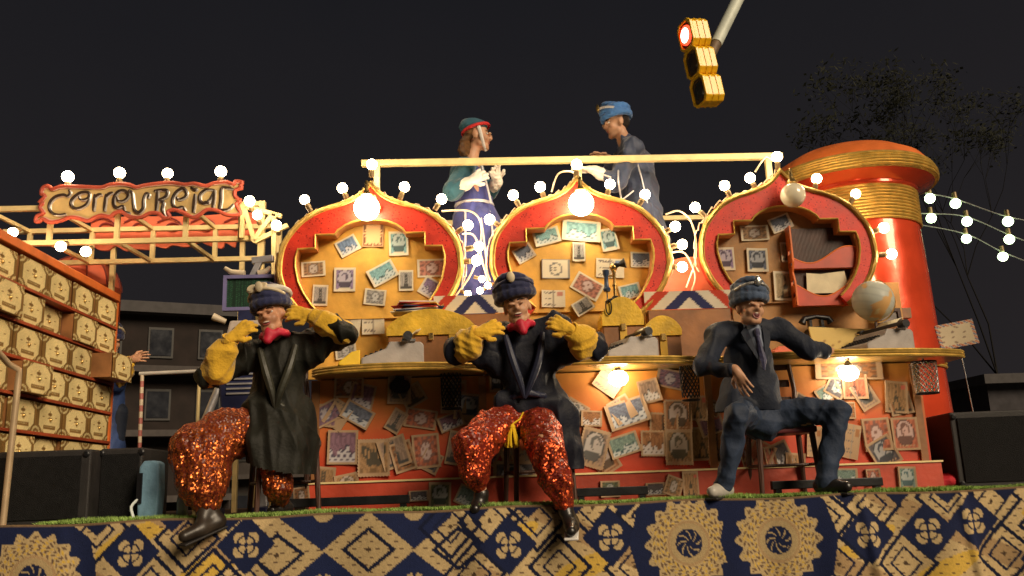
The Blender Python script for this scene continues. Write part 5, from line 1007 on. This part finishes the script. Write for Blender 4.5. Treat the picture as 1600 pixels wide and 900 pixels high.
def cap(t, M, m, badge):
    """big soft cap: straight band, blown-up crown leaning to one side, badge"""
    r3 = np.array((M @ Matrix.Rotation(R(-8), 4, 'Y')).to_3x3())
    o = cloth('cap', [('e', hl(M, -.006, .018, .128), (.124, .130, .072), r3), ('e', hl(M, -.05, .0, .150), (.070, .085, .050), r3), ('e', hl(M, .055, .03, .150), (.060, .08, .046), r3)]+chain([(hl(M, .090*cos(a), .014+.106*sin(a), .066), .022) for a in np.linspace(0, 2*pi, 17)], '+', .012), .0065, m, t, .018, .014, 34)
    g = MB(); g.tube([hl(M, .112*cos(a), .014+.127*sin(a), .050) for a in np.linspace(0, 2*pi, 29)[:-1]], .007, 6, True); g.build('cap_piping', m, o, True)
    g = MB(); g.ball(hl(M, -.035, -.118, .118), (.024, .010, .016), 14, 8, M.to_3x3()); g.ball(hl(M, -.058, -.108, .128), (.016, .010, .012), 12, 8, M.to_3x3()); g.build('badge', badge, o, True)
    return o
def glove(t, wr, el, d, n, s, m, curl=.45, flare=.06):
    wr, el = Vector(wr), Vector(el); ax = (el-wr); q = wr+ax*.62
    L = hand_prims(wr, d, n, s, curl, .006, .14)+[c_(wr-Vector(d).normalized()*.01, .036, wr+ax*.25, .048, '+', .02), c_(wr+ax*.25, .048, q, flare, '+', .02)]
    return cloth('glove', L, .0062, m, t, .015, .006, 60, seed=5)
def bell(t, wr, el, m, r=.08, drop=.10, seed=5):
    """wide mustard shirt sleeve: narrow at the elbow, hanging open towards the wrist"""
    wr, el = Vector(wr), Vector(el); ax = wr-el; dn = Vector((0, 0, -1)); a = el+ax*.05; b = el+ax*.55; e = el+ax*.92
    L = [c_(a, .072, b, r*.95, '+', .03), c_(b, r*.95, e, r*.62, '+', .03), c_(a+dn*.02, .065, b+dn*drop*.8, r*.75, '+', .04), c_(b+dn*drop*.8, r*.75, e+dn*drop*.5, r*.45, '+', .03)]
    L.append(('c', e+ax*.0, r*.42, e+ax*.35, r*.60, '-', .01))
    return cloth('sleeve', L, .0072, m, t, .03, .028, 19, seed=seed)
A_ = at

def collar(t, pts, m, r=.020):
    for P in pts:
        n_ = 14; Q = crom([A_(*p) for p in P], 6); g = MB(); g.tube(Q, [r*(.55+.75*sin(pi*min(1, .15+.85*i/(len(Q)-1)))) for i in range(len(Q))], 8); g.build('lapel', m, t, True)

# ---- left dancer
tA = thing('person', 'dancer in dark coat and rust sequinned trousers seated at left, hands raised to head', 'person', (A_(425, 690, 5.76).x, 5.76, ZS))
M = hm(A_(424, 494, 5.60), -12, -2, -9)
J = dict(neck=A_(436, 535, 5.70), chest=A_(440, 575, 5.73), pelvis=A_(428, 655, 5.78), shl=A_(393, 553, 5.68), shr=A_(488, 532, 5.70), ell=A_(326, 588, 5.54), wrl=A_(362, 528, 5.42), elr=A_(540, 520, 5.52), wrr=A_(486, 492, 5.54),
         hipl=A_(404, 662, 5.74), hipr=A_(447, 664, 5.80), knl=A_(302, 692, 5.44), anl=A_(322, 790, 5.40), heell=A_(340, 815, 5.42), toel=A_(288, 838, 5.27), knr=A_(428, 705, 5.60), anr=A_(440, 782, 5.76), heelr=A_(448, 795, 5.80), toer=A_(425, 797, 5.68))
dl, dr = A_(392, 505, 5.42)-J['wrl'], A_(448, 487, 5.52)-J['wrr']
body(tA, M, J, SKIND, [hand_prims(J['wrl'], dl, (.2, 1, -.2), -1, .85), hand_prims(J['wrr'], dr, (0, 1, -.3), 1, .7)]); face(M, tA, 'smile')
COATA = mat('dark_olive_coat', (.010, .010, .007), .62, 0, .45, 6, .35, 50, sheen=.02); RUST = glitter('rust_sequin_cloth', (.15, .022, .010), (.58, .15, .035), 105, .5, .38)
hp = lambda x, y, Y, r: (A_(x, y, Y), r)
cloth('coat', [c_(J['chest'], .175, A_(430, 640, 5.76), .165), c_(J['shl'], .098, J['shr'], .098), c_(J['shl'], .098, J['ell'], .092), c_(J['shr'], .095, J['elr'], .090), c_(J['elr'], .085, A_(524, 510, 5.53), .075), c_(A_(470, 560, 5.7), .12, A_(520, 530, 5.6), .08)]+chain([hp(440, 640, 5.74, .165), hp(440, 690, 5.64, .17), hp(436, 765, 5.60, .17)])+chain([hp(470, 640, 5.80, .10), hp(472, 700, 5.72, .10), hp(472, 770, 5.70, .10)])+chain([hp(405, 640, 5.68, .11), hp(408, 690, 5.56, .10), hp(412, 770, 5.52, .09)]), .009, COATA, tA, .035, .060, 13, (1, 1, .45), 3, [(A_(440, 734, 5.6), (-.22, .1, -1))])
cloth('trousers', chain([hp(412, 664, 5.74, .13), hp(350, 682, 5.58, .165), hp(312, 706, 5.46, .175), hp(318, 752, 5.43, .155), hp(325, 786, 5.41, .075)])+chain([(J['hipr'], .12), (J['knr'], .12), (A_(435, 760, 5.6), .09), (J['anr'], .055)]), .009, RUST, tA, .04, .034, 24, (1, 1, .5), 9)
cloth('neckerchief', chain([(hl(M, .075*cos(a), .02+.075*sin(a), -.125), .022) for a in np.linspace(0, 2*pi, 15)])+[c_(hl(M, 0, -.055, -.10), .030, hl(M, 0, -.06, -.13), .032), c_(hl(M, 0, -.06, -.13), .036, hl(M, -.01, -.075, -.175), .026), c_(hl(M, -.05, -.03, -.12), .026, hl(M, -.01, -.075, -.17), .02), c_(hl(M, .05, -.03, -.12), .026, hl(M, -.01, -.075, -.17), .02)], .0065, mat('crimson_cloth', (.50, .012, .04), .6, 0, .2, 8), tA, .012, .004, 40)
NAVYC = mat('navy_felt', (.018, .022, .075), .7, 0, .3, 8, .3, 70, sheen=.3); CRM = mat('cream_trim', (.60, .50, .33), .5, 0, .2, 8)
turban(tA, M, NAVYC, CRM, .100, 1.10, CRM); o = tA.children[-1] if tA.children[-1].name.startswith('turban') else [q for q in tA.children if q.name.startswith('turban')][0]; g = MB(); g.tube([hl(M, .118*sin(a), .02-.126*cos(a), .150+.01*cos(a)) for a in np.linspace(-.6, 2.2, 14)], .022, 10); g.build('goggle_strap', mat('pale_strap', (.55, .52, .46), .5), o, True)
for x in (-.06, .01): g = MB(); g.lathe([(.034, 0), (.036, .02), (.028, .03)], hl(M, x, -.095, .160), 16, M.to_3x3() @ Matrix.Rotation(R(60), 3, 'X')); g.build('goggle_cup', CRM, o, True)
glove(tA, J['wrl'], J['ell'], dl, (.2, 1, -.2), -1, GOLDY, .85, .055); glove(tA, J['wrr'], J['elr'], dr, (0, 1, -.3), 1, GOLDY, .7, .055); bell(tA, J['wrl'], J['ell'], GOLDY, .095, .13, 5); bell(tA, J['wrr'], J['elr'], GOLDY, .078, .03, 6)
OLV = mat('olive_satin', (.030, .030, .020), .5, 0, .3, 8, .3, 40); collar(tA, [[(406, 545, 5.57), (414, 575, 5.535), (424, 610, 5.545), (430, 640, 5.575)], [(462, 540, 5.60), (452, 575, 5.545), (438, 612, 5.545), (430, 640, 5.575)]], OLV)
cloth('sash', chain([(A_(432, 640, 5.77)+Vector((.172*cos(a), .172*sin(a), .012*sin(3*a))), .022) for a in np.linspace(0, 2*pi, 22)], '+', .012), .008, OLV, tA, .012, .012, 40)
SHOEB = mat('black_leather', (.014, .012, .011), .35, 0, .3, 10, .2, 80, coat=.2)
shoe(tA, J['anl'], J['heell'], J['toel'], mat('dark_brown_leather', (.03, .022, .016), .4, 0, .3, 10), .046, BLACKP); shoe(tA, J['anr'], J['heelr'], J['toer'], SHOEB, .042)

# ---- centre dancer
tB = thing('person', 'dancer in navy robe, crimson scarf and mustard gloves seated in the centre', 'person', (A_(822, 690, 5.78).x, 5.78, ZS))
M = hm(A_(808, 480, 5.58), -6, 0, -9)
J = dict(neck=A_(822, 514, 5.69), chest=A_(822, 562, 5.73), pelvis=A_(822, 648, 5.79), shl=A_(772, 527, 5.69), shr=A_(870, 515, 5.69), ell=A_(714, 548, 5.55), wrl=A_(748, 520, 5.42), elr=A_(930, 542, 5.54), wrr=A_(892, 516, 5.42),
         hipl=A_(800, 655, 5.76), hipr=A_(842, 655, 5.76), knl=A_(736, 698, 5.44), anl=A_(752, 772, 5.52), heell=A_(752, 788, 5.56), toel=A_(742, 795, 5.45), knr=A_(850, 692, 5.38), anr=A_(884, 798, 5.41), heelr=A_(893, 816, 5.44), toer=A_(892, 830, 5.28))
dl, dr = A_(782, 508, 5.42)-J['wrl'], A_(860, 500, 5.42)-J['wrr']
body(tB, M, J, SKIN, [hand_prims(J['wrl'], dl, (0, 1, -.2), -1, .85), hand_prims(J['wrr'], dr, (0, 1, -.2), 1, .95)]); face(M, tB, 'smile')
COATB = mat('dark_navy_robe', (.006, .0075, .016), .62, 0, .4, 6, .35, 50, sheen=.02); RUSTB = glitter('red_sequin_trouser_cloth', (.20, .017, .010), (.60, .10, .03), 105, .5, .38)
cloth('robe', [c_(J['chest'], .175, A_(822, 635, 5.77), .155), c_(J['shl'], .098, J['shr'], .098), c_(J['shl'], .09, J['chest'], .15), c_(J['shr'], .09, J['chest'], .15), c_(J['shl'], .088, J['ell'], .090), c_(J['ell'], .085, A_(726, 540, 5.5), .07), c_(J['shr'], .088, J['elr'], .090), c_(J['elr'], .085, A_(916, 536, 5.5), .07), c_(A_(785, 570, 5.7), .11, A_(745, 552, 5.6), .07), c_(A_(860, 560, 5.7), .11, A_(900, 545, 5.6), .07), c_(A_(790, 628, 5.7), .09, A_(850, 628, 5.7), .09)]+chain([hp(855, 605, 5.78, .10), hp(878, 655, 5.74, .095), hp(890, 700, 5.72, .085), hp(898, 760, 5.72, .085)])+chain([hp(840, 625, 5.82, .1), hp(860, 690, 5.84, .08), hp(874, 760, 5.84, .08)]), .009, COATB, tB, .035, .055, 13, (1, 1, .45), 13, [(A_(880, 735, 5.75), (0, 0, -1))])
cloth('trousers', chain([hp(802, 652, 5.74, .11), hp(765, 672, 5.60, .125), hp(738, 700, 5.47, .125), hp(742, 735, 5.48, .10), hp(748, 760, 5.51, .055)])+chain([hp(838, 652, 5.74, .11), hp(845, 675, 5.56, .125), hp(852, 702, 5.42, .115), hp(868, 748, 5.40, .10), hp(882, 786, 5.41, .06)])+[c_(J['hipl'], .12, J['hipr'], .12)], .009, RUSTB, tB, .03, .030, 26, (1, 1, .5), 19)
cloth('neckerchief', chain([(hl(M, .072*cos(a), .02+.072*sin(a), -.122), .022) for a in np.linspace(0, 2*pi, 15)])+[c_(hl(M, 0, -.06, -.12), .036, hl(M, .01, -.075, -.175), .026), c_(hl(M, -.05, -.03, -.12), .026, hl(M, .01, -.075, -.17), .02), c_(hl(M, .05, -.03, -.12), .026, hl(M, .01, -.075, -.17), .02)], .0065, mat('crimson_cloth', (.5, .012, .04), .6), tB, .012, .004, 40, seed=4)
turban(tB, M, NAVYC, NAVYC, .106, 1.18, CRM)
glove(tB, J['wrl'], J['ell'], dl, (0, 1, -.2), -1, GOLDY, .85, .05); glove(tB, J['wrr'], J['elr'], dr, (0, 1, -.2), 1, GOLDY, .95, .05); bell(tB, J['wrl'], J['ell'], GOLDY, .092, .07, 7); bell(tB, J['wrr'], J['elr'], GOLDY, .095, .09, 8)
NVS = mat('navy_satin', (.016, .020, .045), .5, 0, .3, 8, .3, 40); collar(tB, [[(790, 525, 5.57), (800, 560, 5.53), (812, 595, 5.545), (820, 622, 5.575)], [(848, 520, 5.58), (842, 560, 5.535), (830, 596, 5.545), (820, 622, 5.575)]], NVS)
cloth('sash', chain([(A_(822, 622, 5.77)+Vector((.166*cos(a), .166*sin(a), .012*sin(3*a))), .022) for a in np.linspace(0, 2*pi, 22)], '+', .012), .008, NVS, tB, .012, .012, 40)
shoe(tB, J['anl'], J['heell'], J['toel'], SHOEB, .042); shoe(tB, J['anr'], J['heelr'], J['toer'], SHOEB, .044, WHITEP)
p = A_(800, 676, 5.56); g = MB(); g.ball(p+Vector((0, 0, .035)), (.022, .022, .02), 12, 8); g.tube([p+Vector((0, 0, .05)), A_(812, 655, 5.60), A_(820, 640, 5.66)], .006, 6)
for k in range(46):
    a_ = random.uniform(0, 6.28); r0 = random.uniform(.004, .018); g.tube([p+Vector((r0*cos(a_), r0*sin(a_), .03)), p+Vector((.03*cos(a_), .03*sin(a_), -.02)), p+Vector((.045*cos(a_)*random.uniform(.5, 1.1), .045*sin(a_), -.085+random.uniform(-.012, .012)))], .0055, 5)
g.build('tassel', mat('yellow_tassel', (.75, .5, .02), .8, 0, .2, 10), tB, True)

# ---- right dancer
tC = thing('person', 'dancer in dark suit and blue turban seated at right, arm resting on counter', 'person', (A_(1195, 690, 5.8).x, 5.8, ZS))
M = hm(A_(1172, 482, 5.64), 8, -3, 4)
J = dict(neck=A_(1170, 514, 5.73), chest=A_(1168, 562, 5.76), pelvis=A_(1190, 645, 5.81), shl=A_(1122, 522, 5.72), shr=A_(1216, 514, 5.72), ell=A_(1100, 572, 5.62), wrl=A_(1150, 580, 5.44), elr=A_(1262, 545, 5.66), wrr=A_(1298, 550, 5.82),
         hipl=A_(1172, 652, 5.78), hipr=A_(1212, 652, 5.78), knl=A_(1152, 648, 5.42), anl=A_(1130, 765, 5.52), heell=A_(1135, 776, 5.57), toel=A_(1114, 783, 5.44), knr=A_(1308, 645, 5.56), anr=A_(1288, 762, 5.56), heelr=A_(1285, 775, 5.60), toer=A_(1325, 779, 5.45))
for k_ in ('heell', 'heelr'): J[k_].z = ZS+.062
for k_ in ('toel', 'toer'): J[k_].z = ZS+.055
dl, dr = A_(1166, 608, 5.42)-J['wrl'], A_(1318, 556, 5.88)-J['wrr']
body(tC, M, J, SKIN, [hand_prims(J['wrl'], dl, (.6, .6, 0), -1, .35), hand_prims(J['wrr'], dr, (0, .2, -1), 1, .35)]); face(M, tC, 'open')
SUIT = mat('dark_slate_suit', (.014, .019, .034), .65, 0, .35, 6, .3, 60, sheen=.02); TRS = mat('slate_trouser', (.026, .040, .075), .65, 0, .35, 6, .3, 60, sheen=.02)
cloth('jacket', [c_(J['chest'], .16, A_(1178, 628, 5.78), .15), c_(J['shl'], .078, J['shr'], .078), c_(J['shl'], .08, J['ell'], .07), c_(J['ell'], .068, A_(1140, 578, 5.48), .052), c_(J['shr'], .08, J['elr'], .068), c_(J['elr'], .066, A_(1290, 549, 5.79), .048), c_(A_(1150, 600, 5.74), .10, A_(1138, 665, 5.72), .10), c_(A_(1190, 600, 5.76), .11, A_(1205, 665, 5.76), .11), c_(A_(1165, 640, 5.64), .07, A_(1160, 670, 5.62), .07)], .0085, SUIT, tC, .03, .036, 15, (1, 1, .7), 23, [(A_(1160, 643, 5.7), (0, 0, -1))])
cloth('trousers', chain([(J['hipl'], .105), (A_(1158, 648, 5.56), .09), (J['knl'], .078), (A_(1142, 705, 5.47), .068), (A_(1131, 758, 5.51), .060)])+chain([(J['hipr'], .105), (A_(1262, 643, 5.66), .09), (J['knr'], .08), (A_(1298, 702, 5.56), .072), (A_(1288, 755, 5.56), .066)])+[c_(J['hipl'], .12, J['hipr'], .12), c_(J['pelvis'], .13, A_(1192, 662, 5.76), .12)], .008, TRS, tC, .025, .026, 18, (1, 1, .6), 29)
nk = J['neck']; cloth('shirt', [c_(nk+Vector((0, -.03, .02)), .064, nk+Vector((0, -.055, -.06)), .075), c_(nk+Vector((0, -.09, -.05)), .05, nk+Vector((.01, -.125, -.14)), .045)], .007, mat('blue_grey_shirt', (.18, .21, .28), .7, 0, .15, 8), tC, .02)
g = MB(); a = nk+Vector((.003, -.150, -.045)); b = nk+Vector((.012, -.192, -.30)); g.tube([a+Vector((0, 0, .02)), a-Vector((0, 0, .015)), a-Vector((0, 0, .03)), a+(b-a)*.75, b], [.016, .020, .014, .030, .006], 8); g.build('tie', mat('patterned_tie', (.05, .05, .11), .5, 0, .5, 60), tC, True)
for s_ in (-1, 1):
    g = MB(); q = nk+Vector((s_*.05, -.100, .0)); g.add([q, q+Vector((s_*.045, -.02, -.05)), q+Vector((s_*.028, -.055, -.12)), nk+Vector((s_*.012+.01, -.185, -.27)), q+Vector((-s_*.01, -.05, -.09))], [(0, 1, 2, 4), (2, 3, 4)]); o = g.build('lapel', SUIT, tC); o.modifiers.new('s', 'SOLIDIFY').thickness = .012
turban(tC, M, mat('slate_blue_turban', (.055, .085, .15), .75, 0, .25, 8, .4, 60, sheen=.3), mat('silver_braid', (.5, .48, .45), .35, .6, .3, 40, .6, 120), .090, 1.08, CHROME)
cloth('hair', [('e', hl(M, 0, .045, .03), (.080, .078, .075), np.array(M.to_3x3()))], .008, HAIRD, tC)
shoe(tC, J['anl'], J['heell'], J['toel'], mat('pale_grey_leather', (.42, .40, .36), .4, 0, .2, 10), .046, BLACKP); shoe(tC, J['anr'], J['heelr'], J['toer'], SHOEB, .046, BLACKP)

# ---- woman on the upper deck
tD = thing('person', 'woman in teal cap and long blue coat standing on the upper deck, facing right', 'person', (A_(745, 508, 6.95).x, 6.95, ZD))
M = hm(A_(747, 214, 6.95), 82, -2, 0); fx = A_(745, 508, 6.95).x
J = dict(neck=A_(736, 246, 6.95), chest=A_(735, 282, 6.95), pelvis=A_(742, 350, 6.96), shl=A_(728, 262, 6.79), shr=A_(740, 262, 7.11), ell=A_(708, 298, 6.72), wrl=A_(736, 283, 6.64), elr=A_(765, 300, 7.14), wrr=A_(778, 282, 6.98),
         hipl=Vector((fx-.03, 6.91, ZD+.88)), hipr=Vector((fx-.03, 7.00, ZD+.88)), knl=Vector((fx, 6.87, ZD+.46)), knr=Vector((fx+.03, 7.05, ZD+.46)), anl=Vector((fx-.02, 6.87, ZD+.09)), anr=Vector((fx+.0, 7.05, ZD+.09)), heell=Vector((fx-.05, 6.87, ZD+.05)), heelr=Vector((fx-.03, 7.05, ZD+.05)), toel=Vector((fx+.12, 6.87, ZD+.045)), toer=Vector((fx+.14, 7.05, ZD+.045)))
dl, dr = A_(760, 268, 6.68)-J['wrl'], A_(772, 265, 6.88)-J['wrr']
body(tD, M, J, SKIN, [hand_prims(J['wrl'], dl, (0, 1, 0), -1, .5), hand_prims(J['wrr'], dr, (0, -1, 0), 1, .5)]); face(M, tD, 'calm')
TEALC = mat('teal_wool', (.022, .095, .14), .7, 0, .3, 8, .4, 60, sheen=.3); BLUEC = mat('royal_blue_wool', (.05, .06, .24), .65, 0, .3, 6, .3, 60, sheen=.3); PIPE = mat('silver_piping', (.62, .62, .66), .4, .3, .1, 20); WGLV = mat('white_glove', (.72, .68, .62), .7, 0, .1, 9, .3, 60)
cloth('dress', [c_(J['chest'], .14, A_(741, 325, 6.95), .135)]+chain([(A_(741, 322, 6.95), .145), (A_(743, 350, 6.95), .18), (A_(744, 400, 6.95), .19), (Vector((fx, 6.95, ZD+.16)), .22)]), .010, BLUEC, tD, .04, .05, 20, (1, 1, .12), 31)
cloth('jacket', [c_(A_(727, 270, 6.95), .135, A_(733, 308, 6.95), .12), c_(J['shl'], .075, J['shr'], .075), c_(J['shl'], .078, J['ell'], .078), c_(J['ell'], .075, A_(726, 288, 6.67), .05), c_(J['shr'], .075, J['elr'], .07), c_(J['elr'], .068, A_(774, 286, 7.03), .05)], .009, TEALC, tD, .03, .022, 20, (1, 1, .7), 33)
for px0, px1, Yq in ((750, 762, 6.78), (765, 778, 6.84), (727, 722, 6.78)):
    a, b = A_(px0, 330, Yq), A_(px1, 452, Yq-.10); g = MB(); g.tube(crom([a, (a+b)/2+Vector((.01, -.015, 0)), b], 6), .009, 6); g.build('piping', PIPE, tD, True)
g = MB(); cw_ = A_(741, 322, 6.95); g.tube([cw_+Vector((.152*cos(a), .152*sin(a), 0)) for a in np.linspace(0, 2*pi, 25)[:-1]], .014, 8, True); g.build('belt', PIPE, tD, True)
a, b = A_(752, 256, 6.82), A_(768, 318, 6.80); g = MB(); g.tube(crom([a, (a+b)/2, b], 4), .009, 6); g.build('piping', PIPE, tD, True)
r3 = np.array(M.to_3x3())
o = cloth('cap', [('e', hl(M, 0, .035, .095), (.100, .122, .06), r3), ('e', hl(M, 0, .055, .125), (.085, .09, .04), r3)], .0065, TEALC, tD, .02, .004, 30)
g = MB(); g.tube([hl(M, .095*cos(a), .016+.112*sin(a), .068-.03*sin(a)) for a in np.linspace(0, 2*pi, 25)[:-1]], .014, 8, True); g.build('cap_band', mat('red_felt', (.55, .03, .03), .7), o, True)
g = MB(); g.tube([hl(M, -.084, -.02, .06), hl(M, -.074, -.035, -.02), hl(M, -.045, -.05, -.105), hl(M, 0, -.055, -.128)], [.016, .015, .013, .010], 8); g.build('chin_strap', mat('white_strap', (.66, .64, .62), .5), o, True)
cloth('hair', [('e', hl(M, 0, .05, .03), (.082, .08, .08), r3), c_(hl(M, 0, .10, -.03), .055, hl(M, 0, .11, -.10), .07), c_(hl(M, -.03, .11, -.09), .05, hl(M, -.05, .10, -.16), .04), c_(hl(M, .03, .11, -.09), .05, hl(M, .05, .10, -.16), .04)], .008, mat('chestnut_hair', (.22, .10, .03), .5, 0, .5, 30, .9, 60, kind='wave'), tD, .02, .014, 45, seed=8)
for k_, d_, s_ in (('l', dl, -1), ('r', dr, 1)): glove(tD, J['wr'+k_], J['el'+k_], d_, (0, -s_, 0), s_, WGLV, .5, .052)
for k_ in 'lr': shoe(tD, J['an'+k_], J['heel'+k_], J['toe'+k_], SHOEB, .042)

# ---- man on the upper deck
tE = thing('person', 'man in blue turban and navy coat leaning forward on the upper deck, facing left', 'person', (A_(1012, 505, 6.95).x, 6.95, ZD))
M = hm(A_(963, 194, 6.95), -80, 8, 0); fx = A_(1012, 505, 6.95).x
J = dict(neck=A_(976, 220, 6.95), chest=A_(990, 258, 6.95), pelvis=A_(1006, 335, 6.96), shl=A_(984, 230, 7.13), shr=A_(988, 231, 6.78), ell=A_(955, 268, 7.10), wrl=A_(950, 247, 6.98), elr=A_(965, 285, 6.72), wrr=A_(928, 266, 6.70),
         hipl=Vector((fx, 7.05, ZD+.90)), hipr=Vector((fx, 6.87, ZD+.90)), knl=Vector((fx-.06, 7.05, ZD+.48)), knr=Vector((fx-.03, 6.87, ZD+.48)), anl=Vector((fx, 7.05, ZD+.09)), anr=Vector((fx+.04, 6.87, ZD+.09)), heell=Vector((fx+.03, 7.05, ZD+.05)), heelr=Vector((fx+.07, 6.87, ZD+.05)), toel=Vector((fx-.14, 7.05, ZD+.045)), toer=Vector((fx-.10, 6.87, ZD+.045)))
dl, dr = A_(928, 242, 6.95)-J['wrl'], A_(905, 262, 6.68)-J['wrr']
body(tE, M, J, SKIN, [hand_prims(J['wrl'], dl, (0, -.3, -1), 1, .35), hand_prims(J['wrr'], dr, (0, .3, -1), -1, .35)]); face(M, tE, 'calm')
NVC = mat('night_blue_coat', (.022, .036, .085), .6, 0, .3, 6, .3, 60, sheen=.3)
cloth('coat', [c_(J['chest'], .165, A_(1004, 330, 6.95), .155), c_(J['shl'], .092, J['shr'], .092), c_(J['neck'], .075, J['chest'], .15), c_(J['shl'], .085, J['ell'], .072), c_(J['ell'], .062, A_(951, 250, 7.0), .048), c_(J['shr'], .09, J['elr'], .075), c_(J['elr'], .070, A_(938, 270, 6.7), .05)]+chain([(A_(1004, 330, 6.95), .14), (A_(1014, 380, 6.95), .17), (A_(1018, 420, 6.95), .17)]), .009, NVC, tE, .035, .04, 14, (1, 1, .5), 43)
cloth('trousers', [c_(J['hip'+k_], .10, J['kn'+k_], .08) for k_ in 'lr']+[c_(J['kn'+k_], .08, J['an'+k_], .065) for k_ in 'lr'], .010, NVC, tE, .02)
for (a, b, c__) in ((A_(984, 232, 6.72), A_(998, 262, 6.78), A_(1012, 320, 6.79)), (A_(968, 250, 6.80), A_(966, 280, 6.63), A_(972, 318, 6.79)), (A_(955, 277, 6.62), A_(940, 272, 6.64), A_(932, 270, 6.64)), (A_(972, 312, 6.80), A_(980, 306, 6.80), A_(990, 298, 6.80))):
    g = MB(); g.tube(crom([a, b, c__], 6), .007, 6); g.build('piping', PIPE, tE, True)
turban(tE, M, mat('bright_blue_turban', (.05, .16, .42), .7, 0, .25, 8, .4, 60, sheen=.3), PIPE, .092, 1.06)
cloth('hair', [('e', hl(M, 0, .05, .02), (.080, .072, .075), np.array(M.to_3x3()))], .008, HAIRD, tE)
for k_, d_, s_ in (('r', dr, -1),): glove(tE, J['wr'+k_], J['el'+k_], d_, (0, .3, -1), s_, WGLV, .35, .045)
for k_ in 'lr': shoe(tE, J['an'+k_], J['heel'+k_], J['toe'+k_], SHOEB, .042)

# ---- helper half hidden behind the drawer cabinet
hx, hy = -3.18, 7.92
tF = thing('person', 'person in blue behind the drawer cabinet, only a mustard sleeved arm showing', 'person', (hx, hy, ZS))
M = hm(Vector((hx+.02, hy-.06, ZS+1.50)), 40, 0, 0)
J = dict(neck=Vector((hx, hy, ZS+1.34)), chest=Vector((hx, hy, ZS+1.12)), pelvis=Vector((hx, hy, ZS+.90)), shl=Vector((hx-.13, hy-.08, ZS+1.28)), shr=Vector((hx+.13, hy+.05, ZS+1.28)), ell=Vector((hx-.2, hy-.15, ZS+1.0)), wrl=Vector((hx-.15, hy-.3, ZS+.85)), elr=A_(180, 598, 7.8), wrr=A_(205, 562, 7.66))
for k_, s_ in (('l', -.09), ('r', .09)): J.update({'hip'+k_: Vector((hx+s_, hy, ZS+.88)), 'kn'+k_: Vector((hx+s_, hy-.02, ZS+.47)), 'an'+k_: Vector((hx+s_, hy, ZS+.09)), 'heel'+k_: Vector((hx+s_, hy+.03, ZS+.05)), 'toe'+k_: Vector((hx+s_, hy-.14, ZS+.045))})
dr = A_(228, 556, 7.62)-J['wrr']; dl = Vector((0, -.3, -1))
body(tF, M, J, SKIN, [hand_prims(J['wrl'], dl, (1, 0, 0), 1, .4), hand_prims(J['wrr'], dr, (0, 1, -.3), 1, .5)]); face(M, tF, 'calm')
BLS = mat('dark_blue_sleeve', (.03, .06, .18), .6, 0, .3, 6, .3, 50)
cloth('coat', [c_(J['chest'], .15, J['pelvis'], .15), c_(J['pelvis'], .15, Vector((hx, hy, ZS+.5)), .19), c_(J['shl'], .07, J['shr'], .07), c_(J['shl'], .07, J['ell'], .06), c_(J['ell'], .06, J['wrl'], .045), c_(J['shr'], .075, J['elr'], .085), c_(J['elr'], .09, A_(196, 575, 7.7), .07)], .012, BLS, tF, .03, .012, 20)
cloth('trousers', [c_(J['hip'+k_], .10, J['kn'+k_], .08) for k_ in 'lr']+[c_(J['kn'+k_], .08, J['an'+k_], .06) for k_ in 'lr'], .012, SUIT, tF, .02)
turban(tF, M, NAVYC, CRM); bell(tF, J['wrr'], J['elr'], GOLDY, .085, .06, 9)
for k_ in 'lr': shoe(tF, J['an'+k_], J['heel'+k_], J['toe'+k_], SHOEB, .042)

# ================================================================== STREET TREE, nearly lost in the dark at right
tx, ty = 16.6, 27.0
t = thing('street_tree', 'sparse dark street tree behind the festoon lights at right', 'tree', (tx, ty, 0)); g = MB(); tips = []
def limb(p, d, L, r, dep):
    q = p+d*L; g.tube([p, (p+q)/2+Vector((random.uniform(-.05, .05)*L, random.uniform(-.05, .05)*L, 0)), q], [r, r*.85, r*.65], 6)
    if dep == 0: tips.append((q, d)); return
    for _ in range(3): limb(q, (d+Vector((random.uniform(-.7, .7), random.uniform(-.7, .7), random.uniform(-.1, .5)))).normalized(), L*random.uniform(.6, .8), r*.62, dep-1)
limb(Vector((tx, ty, -.02)), Vector((0, 0, 1)), 4.6, .05, 5); g.build('trunk', mat('bark_dark', (.008, .007, .006), .9, 0, .3, 8, .5, 30), t, True)
V = []; F = []
for q, d in tips:
    for _ in range(24):
        c = q+Vector((random.gauss(0, .22), random.gauss(0, .22), random.gauss(0, .2))); a = Vector((random.gauss(0, 1), random.gauss(0, 1), random.gauss(0, 1))).normalized(); b = a.orthogonal().normalized(); s = random.uniform(.06, .12); k = len(V); V += [c-a*s, c+b*s*.5, c+a*s, c-b*s*.5]; F.append((k, k+1, k+2, k+3))
m = MB(); m.add(V, F); o = m.build('crown', mat('dark_leaf', (.016, .018, .010), .7, 0, .3, 3), t)
